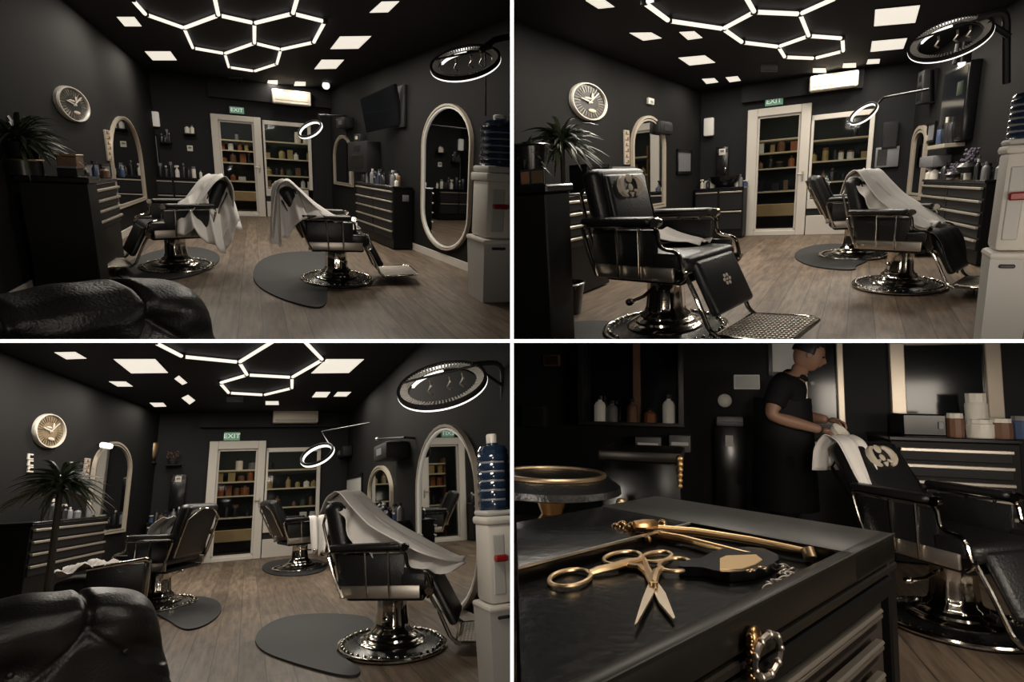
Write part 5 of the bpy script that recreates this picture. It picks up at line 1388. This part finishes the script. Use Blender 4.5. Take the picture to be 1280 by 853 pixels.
    t = Thing(R, 'black_box', f'black equipment box standing on the counter in the {w}', 'box', WC.at(p0, -dep*.8, a.z))
    t.part('box_body', MB().rbox(0, p1-p0, 0, .3, 0, .15, .01, 1), 'black_gloss'); t.part('latch', MB().rbox((p1-p0)*.8, (p1-p0)*.92, -.01, 0, .05, .1, .003, 1), 'item_grey')
    for px, h, rr, m, lab in ((1188, .16, .05, 'item_brown', 'brown jar beside the black box'), (1218, .12, .075, 'item_white', 'wide white jar before the big one'), (1229, .30, .065, 'item_white', 'tall pale bottle'), (1244, .13, .06, 'item_brown', 'short amber jar'), (1268, .15, .05, 'item_blue', 'blue jar at the end')):
        bottle(R, WC.at(cpx(px), -dep*(.75 if px != 1229 else .45), a.z), h, rr, m, f'{lab} on the counter in the {w}', None, 1, 'item_white' if m != 'item_blue' else 'item_grey', 'jar', 'jar')
    # ---- chair with towel
    ch = chair(R, 1195, 782, -55, f'reclined black barber chair with a cream crest and towel in the {w}', .80, recline=30, mark='crest')
    old = drape(R, ch, f'white towel over the headrest corner of the reclined chair in the {w}', [[(-.70, .92, -.30, -.06, .01), (-.68, 1.10, -.30, -.06, .01), (-.60, 1.22, -.29, -.06, .01), (-.49, 1.17, -.29, -.06, .01), (-.40, 1.0, -.29, -.08, .01), (-.32, .84, -.29, -.10, .015)]], seed=21, name='towel', cat='towel')
    # ---- the barber
    barber(R, w)
    # unseen lamps added to light this view, none has a fixture
    def aim(p, q, power, sx, col=(1, .88, .74), spread=180):
        d = (Vector(q)-Vector(p)).normalized()
        area(R, R.at(p) @ d.to_track_quat('-Z', 'Y').to_matrix().to_4x4(), power/LIGHT_GAIN, sx, sx, col, spread)
    aim((.75, .75, 1.95), (.25, .75, .9), 5.0, .4, (1, .86, .68))
    aim((1.05, .10, 1.15), (.30, .62, .76), 1.6, .25, spread=90)
    aim((2.35, 2.3, 1.22), (1.0, 4.6, .9), 11, .6)
    aim((1.75, 1.5, 1.12), (.4, 4.8, 1.0), 8, .5)
    aim((1.95, 1.6, 1.1), (1.5, 2.9, .4), 6, .4)
    aim((.45, -.35, 1.25), (1.4, 4.0, .9), 4, .3, spread=50)
    return R

def skin_mesh(name, chains, sub=2):
    """one continuous body grown from joints: chains = lists of (point, radius); equal points are welded"""
    vs = []; es = []; rs = []; idx = {}
    def vid(p, r):
        k = tuple(round(c, 4) for c in p)
        if k not in idx: idx[k] = len(vs); vs.append(p); rs.append(r)
        return idx[k]
    for ch in chains:
        ids = [vid(p, r) for p, r in ch]
        es += list(zip(ids, ids[1:]))
    me = bpy.data.meshes.new(name); me.from_pydata(vs, es, [])
    o = bpy.data.objects.new(name, me); COL.objects.link(o)
    sk = o.modifiers.new('skin', 'SKIN'); sk.use_smooth_shade = True; sk.branch_smoothing = .6
    for i, v in enumerate(me.skin_vertices[0].data):
        r = rs[i]; v.radius = (r, r) if not isinstance(r, tuple) else r; v.use_root = (i == 0)
    s = o.modifiers.new('smooth', 'SUBSURF'); s.levels = sub; s.render_levels = sub
    dg = bpy.context.evaluated_depsgraph_get()
    m2 = bpy.data.meshes.new_from_object(o.evaluated_get(dg))
    b = MB(); b.add([v.co.copy() for v in m2.vertices], [tuple(p.vertices) for p in m2.polygons])
    bpy.data.objects.remove(o); bpy.data.meshes.remove(me); bpy.data.meshes.remove(m2); return b

def barber(R, w):
    Y = 4.45
    def q(px, py, dy=0.): p = R.onY(px, py, Y); return (p.x, Y+dy, p.z)
    o = q(985, 545)
    base = (o[0]-.03, Y, 0)
    t = Thing(R, 'person', f'standing person in dark polo leaning over the reclined chair in the {w}', 'person', R.at(base), T((-base[0], -base[1], 0)))
    hip = (o[0]-.04, Y, .88); sp = (o[0]-.02, Y, 1.04); chest = (q(988, 490)[0], Y, 1.17); nb = (q(999, 472)[0], Y, 1.29)
    neck = (q(1003, 467)[0], Y-.01, 1.335); head = (q(1011, 455)[0], Y-.02, 1.405); crown = (q(1013, 443)[0], Y-.02, 1.475)
    hands = {}
    ch = [[(hip, (.155, .125)), (sp, (.15, .115)), (chest, (.16, .12)), (nb, .075), (neck, .06)]]
    for s, sh, el, wr in ((-1, (q(972, 482)[0], Y-.19, 1.20), (q(958, 517)[0], Y-.26, .98), (q(1020, 532)[0], Y-.20, .895)), (1, (q(1000, 480)[0], Y+.17, 1.22), (q(1000, 520)[0], Y+.25, .98), (q(1038, 522)[0], Y+.05, .955))):
        E = Vector(el); Wv = Vector(wr); m1 = tuple((Vector(sh)+E)/2); m2 = tuple(E*.5+Wv*.5)
        ch.append([(chest, (.16, .12)), (sh, .075), (m1, .058), (el, .047), (m2, .042), (wr, .029)])
        hands[s] = (Wv, (Wv-E).normalized())
        lg = (hip[0]+.0, Y+s*.09, .82); kn = (hip[0]+.02, Y+s*.11, .47); an = (hip[0]-.02, Y+s*.11, .09)
        ch.append([(hip, (.155, .125)), (lg, .105), (kn, .068), (an, .045), ((an[0]+.15, an[1], .045), .038)])
    body = t.part('body', skin_mesh('body', ch), 'skin', sharp=180)
    # head: shaped ball with nose, chin, ears, tilted down towards the work
    Mh = T(head) @ RY(.42)
    b = MB(); n = 22; rows = []
    for i in range(n+1):
        th = PI*i/n; row = []
        for j in range(33):
            ph = 2*PI*j/32; x, y, z_ = math.sin(th)*math.cos(ph), math.sin(th)*math.sin(ph), math.cos(th)
            rx, ry, rz = .098, .075, .115
            p = Vector((x*rx, y*ry, z_*rz))
            if z_ < 0: p.x *= 1 - .10*z_*(1 if x > 0 else -1)*0; p.y *= 1 + .22*z_
            if x > 0:
                p.x += .026*math.exp(-((y/.16)**2 + ((z_+.12)/.20)**2))            # nose
                p.x -= .010*math.exp(-(((abs(y)-.38)/.18)**2 + ((z_-.10)/.12)**2))  # eye sockets
                p.x += .012*math.exp(-((y/.3)**2 + ((z_+.45)/.10)**2)) + .014*math.exp(-((y/.35)**2 + ((z_+.8)/.15)**2))
            row.append(p)
        rows.append(row)
    b.grid(rows, Mh)
    for s in (-1, 1): b.ball((-.005, s*.074, -.005), (.022, .010, .032), 8, Mh)
    hd = t.part('head', b, 'skin', sharp=180)
    b = MB()
    for s in (-1, 1): b.ball((.088, s*.030, .012), (.008, .012, .007), 6, Mh)
    t.part('eyes', b, 'hair', hd)
    b = MB().ball((.085, 0, -.060), (.012, .025, .006), 6, Mh); t.part('mouth', b, 'item_brown', hd)
    rows = []
    for i in range(12):
        th = PI*.52*i/11; row = []
        for j in range(33):
            ph = 2*PI*j/32; x, y, z_ = math.sin(th)*math.cos(ph), math.sin(th)*math.sin(ph), math.cos(th)
            lim = 1.09 if not (x > .35 and z_ < .55) else .93
            row.append(Vector((x*.099*lim - .008, y*.079*lim, z_*.119*lim + .004)))
        rows.append(row)
    t.part('hair', MB().grid(rows, Mh), 'hair', hd, sharp=180)
    # hands, five fingers each, closed around what they hold
    for s, (Wv, d) in hands.items():
        side = Vector((0, 1, 0)); dn = d.cross(side).normalized()
        if dn.z > 0: dn = -dn
        palm = Wv + d*.05
        chs = [[(tuple(Wv), .027), (tuple(palm), (.036, .022)), (tuple(Wv + d*.085), (.036, .018))]]
        b = skin_mesh('palm', chs, 1)
        for k in range(4):
            o0 = Wv + d*.085 + side*(-.030+.020*k); L = (.030, .036, .033, .025)[k]
            p1 = o0 + d*L*.8 + dn*L*.3; p2 = p1 + d*L*.4 + dn*L*.7; p3 = p2 - d*L*.1 + dn*L*.6
            f = skin_mesh('finger', [[(tuple(o0 - d*.02), .0105), (tuple(o0), .010), (tuple(p1), .0092), (tuple(p2), .0082), (tuple(p3), .007)]], 1); b.add(f.v, f.f)
        o0 = Wv + d*.035 - side*.030*1; p1 = o0 - side*.022 + d*.025 + dn*.012; p2 = p1 + d*.026 + dn*.018
        f = skin_mesh('thumb', [[(tuple(o0), .013), (tuple(p1), .0115), (tuple(p2), .009)]], 1); b.add(f.v, f.f)
        t.part('hand', b, 'skin', body, sharp=180)
    # polo shirt and apron follow the body
    sc = []
    sc.append([(hip, (.175, .145)), (sp, (.17, .135)), (chest, (.18, .14)), (tuple(Vector(chest)*.4+Vector(nb)*.6), .12), (nb, .082)])
    for s, sh, el in ((-1, (q(972, 482)[0], Y-.19, 1.20), (q(958, 517)[0], Y-.26, .98)), (1, (q(1000, 480)[0], Y+.17, 1.22), (q(1000, 520)[0], Y+.25, .98))):
        sc.append([(chest, (.18, .14)), (sh, .092), (tuple(Vector(sh)*.45+Vector(el)*.55), .080), (tuple(Vector(sh)*.25+Vector(el)*.75), .072)])
    t.part('polo_shirt', skin_mesh('polo', sc), 'shirt', sharp=180)
    b = MB()
    rows = []
    for i in range(13):
        z = 1.10 - .75*i/12; row = []
        for j in range(25):
            a = 2*PI*j/24; rx, ry = .185+.03*i/12, .165+.05*i/12
            row.append((hip[0]+.01+rx*math.cos(a)*(1+.03*math.sin(5*a)), Y+ry*math.sin(a)*(1+.03*math.cos(7*a)), z))
        rows.append(row)
    t.part('apron', MB().grid(rows), 'apron', sharp=180)
    b = MB()
    for s in (-1, 1):
        b.add(*[(lambda m: (m.v, m.f))(skin_mesh('trouser', [[((hip[0], Y+s*.09, .80), .118), ((hip[0]+.02, Y+s*.11, .47), .088), ((hip[0]-.02, Y+s*.11, .09), .075)]], 2))][0])
    t.part('trousers', b, 'shirt', sharp=180)
    b = MB()
    for s in (-1, 1): b.rbox(hip[0]-.10, hip[0]+.19, Y+s*.11-.05, Y+s*.11+.05, 0, .10, .035, 3)
    t.part('shoes', b, 'black_gloss')
    b = MB().ball((chest[0]+.12, Y-.13, 1.20), (.018, .008, .018), 8); t.part('shirt_badge', b, 'item_grey', label='small pale badge on the chest')
    # the white thing in the hands
    hx = hands[-1][0] + hands[-1][1]*.10
    single(R, 'white_bowl', MB().lathe([(0, -.05), (.03, -.045), (.055, -.01), (.065, .035), (.058, .035), (.045, -.005), (0, -.03)], 20), 'item_white', f'small white bowl held by the person in the {w}', 'bowl', R.at(tuple(hx + Vector((0, -.01, .0)))) @ RY(.7) @ RX(.5))

# ================= partitions between the four rooms, clipping, camera
def clip_all(eps):
    signs = {1: (-1, 1), 2: (1, 1), 3: (-1, -1), 4: (1, -1)}
    bpy.context.view_layer.update()
    for o, n in ALL:
        sx, sz = signs[n]; mw = o.matrix_world; me = o.data
        co = [mw @ v.co for v in me.vertices]
        if not co: continue
        bad = []
        if min(c.x*sx for c in co) < eps: bad.append(Vector((sx, 0, 0)))
        if min(c.z*sz for c in co) < eps: bad.append(Vector((0, 0, sz)))
        if min(c.y for c in co) < .12: bad.append(Vector((0, 1, 0)))
        if not bad: continue
        inv = mw.inverted(); bm = bmesh.new(); bm.from_mesh(me)
        for nrm in bad:
            pt = nrm*(eps if nrm.y == 0 else .12)
            lp = inv @ pt; ln = (mw.to_3x3().transposed() @ nrm).normalized()
            bmesh.ops.bisect_plane(bm, geom=bm.verts[:]+bm.edges[:]+bm.faces[:], plane_co=lp, plane_no=ln, clear_inner=True, clear_outer=False)
        if not bm.faces:
            bm.free()
            if not o.children: GONE.append(o)
            else: me.clear_geometry()
            continue
        bm.to_mesh(me); bm.free()
GONE = []
rooms = [room_one(), room_two(), room_three(), room_four()]
y0, y1, th = 2.0, 24.0, 4.4*2.0/F
clip_all(th/2 + .0006)
for o in GONE: bpy.data.objects.remove(o)
def partition(name, M):
    t = bpy.data.objects.new(name, None); COL.objects.link(t); t['kind'] = 'structure'; t.matrix_world = M
    for nm, mb, m in (('slab', MB().box(-th/2, th/2, y0+.01, y1, -12, 12), 'partition'), ('slab_edge', MB().box(-th/2, th/2, y0, y0+.01, -12, 12), 'white_edge')):
        o = mesh_obj(nm, mb, m); o.parent = t; o['kind'] = 'structure'
partition('wall_between', I4)
partition('floor_between', RY(PI/2))

wd = bpy.data.worlds.new('world'); SC.world = wd; wd.use_nodes = True
wd.node_tree.nodes['Background'].inputs['Color'].default_value = (.5, .5, .55, 1)
wd.node_tree.nodes['Background'].inputs['Strength'].default_value = .004
cam = bpy.data.cameras.new('camera'); cam.sensor_width = 36; cam.lens = 36*F/1280; cam.clip_start = .02
co = bpy.data.objects.new('camera', cam); COL.objects.link(co); co.rotation_euler = (PI/2, 0, 0)
SC.camera = co
SC.view_settings.view_transform = 'Standard'
SC.view_settings.look = 'None'
SC.cycles.use_denoising = True
SC.cycles.max_bounces = 6
SC.cycles.diffuse_bounces = 3
SC.cycles.glossy_bounces = 4
SC.cycles.sample_clamp_indirect = 3.0
SC.cycles.caustics_reflective = False
SC.cycles.caustics_refractive = False
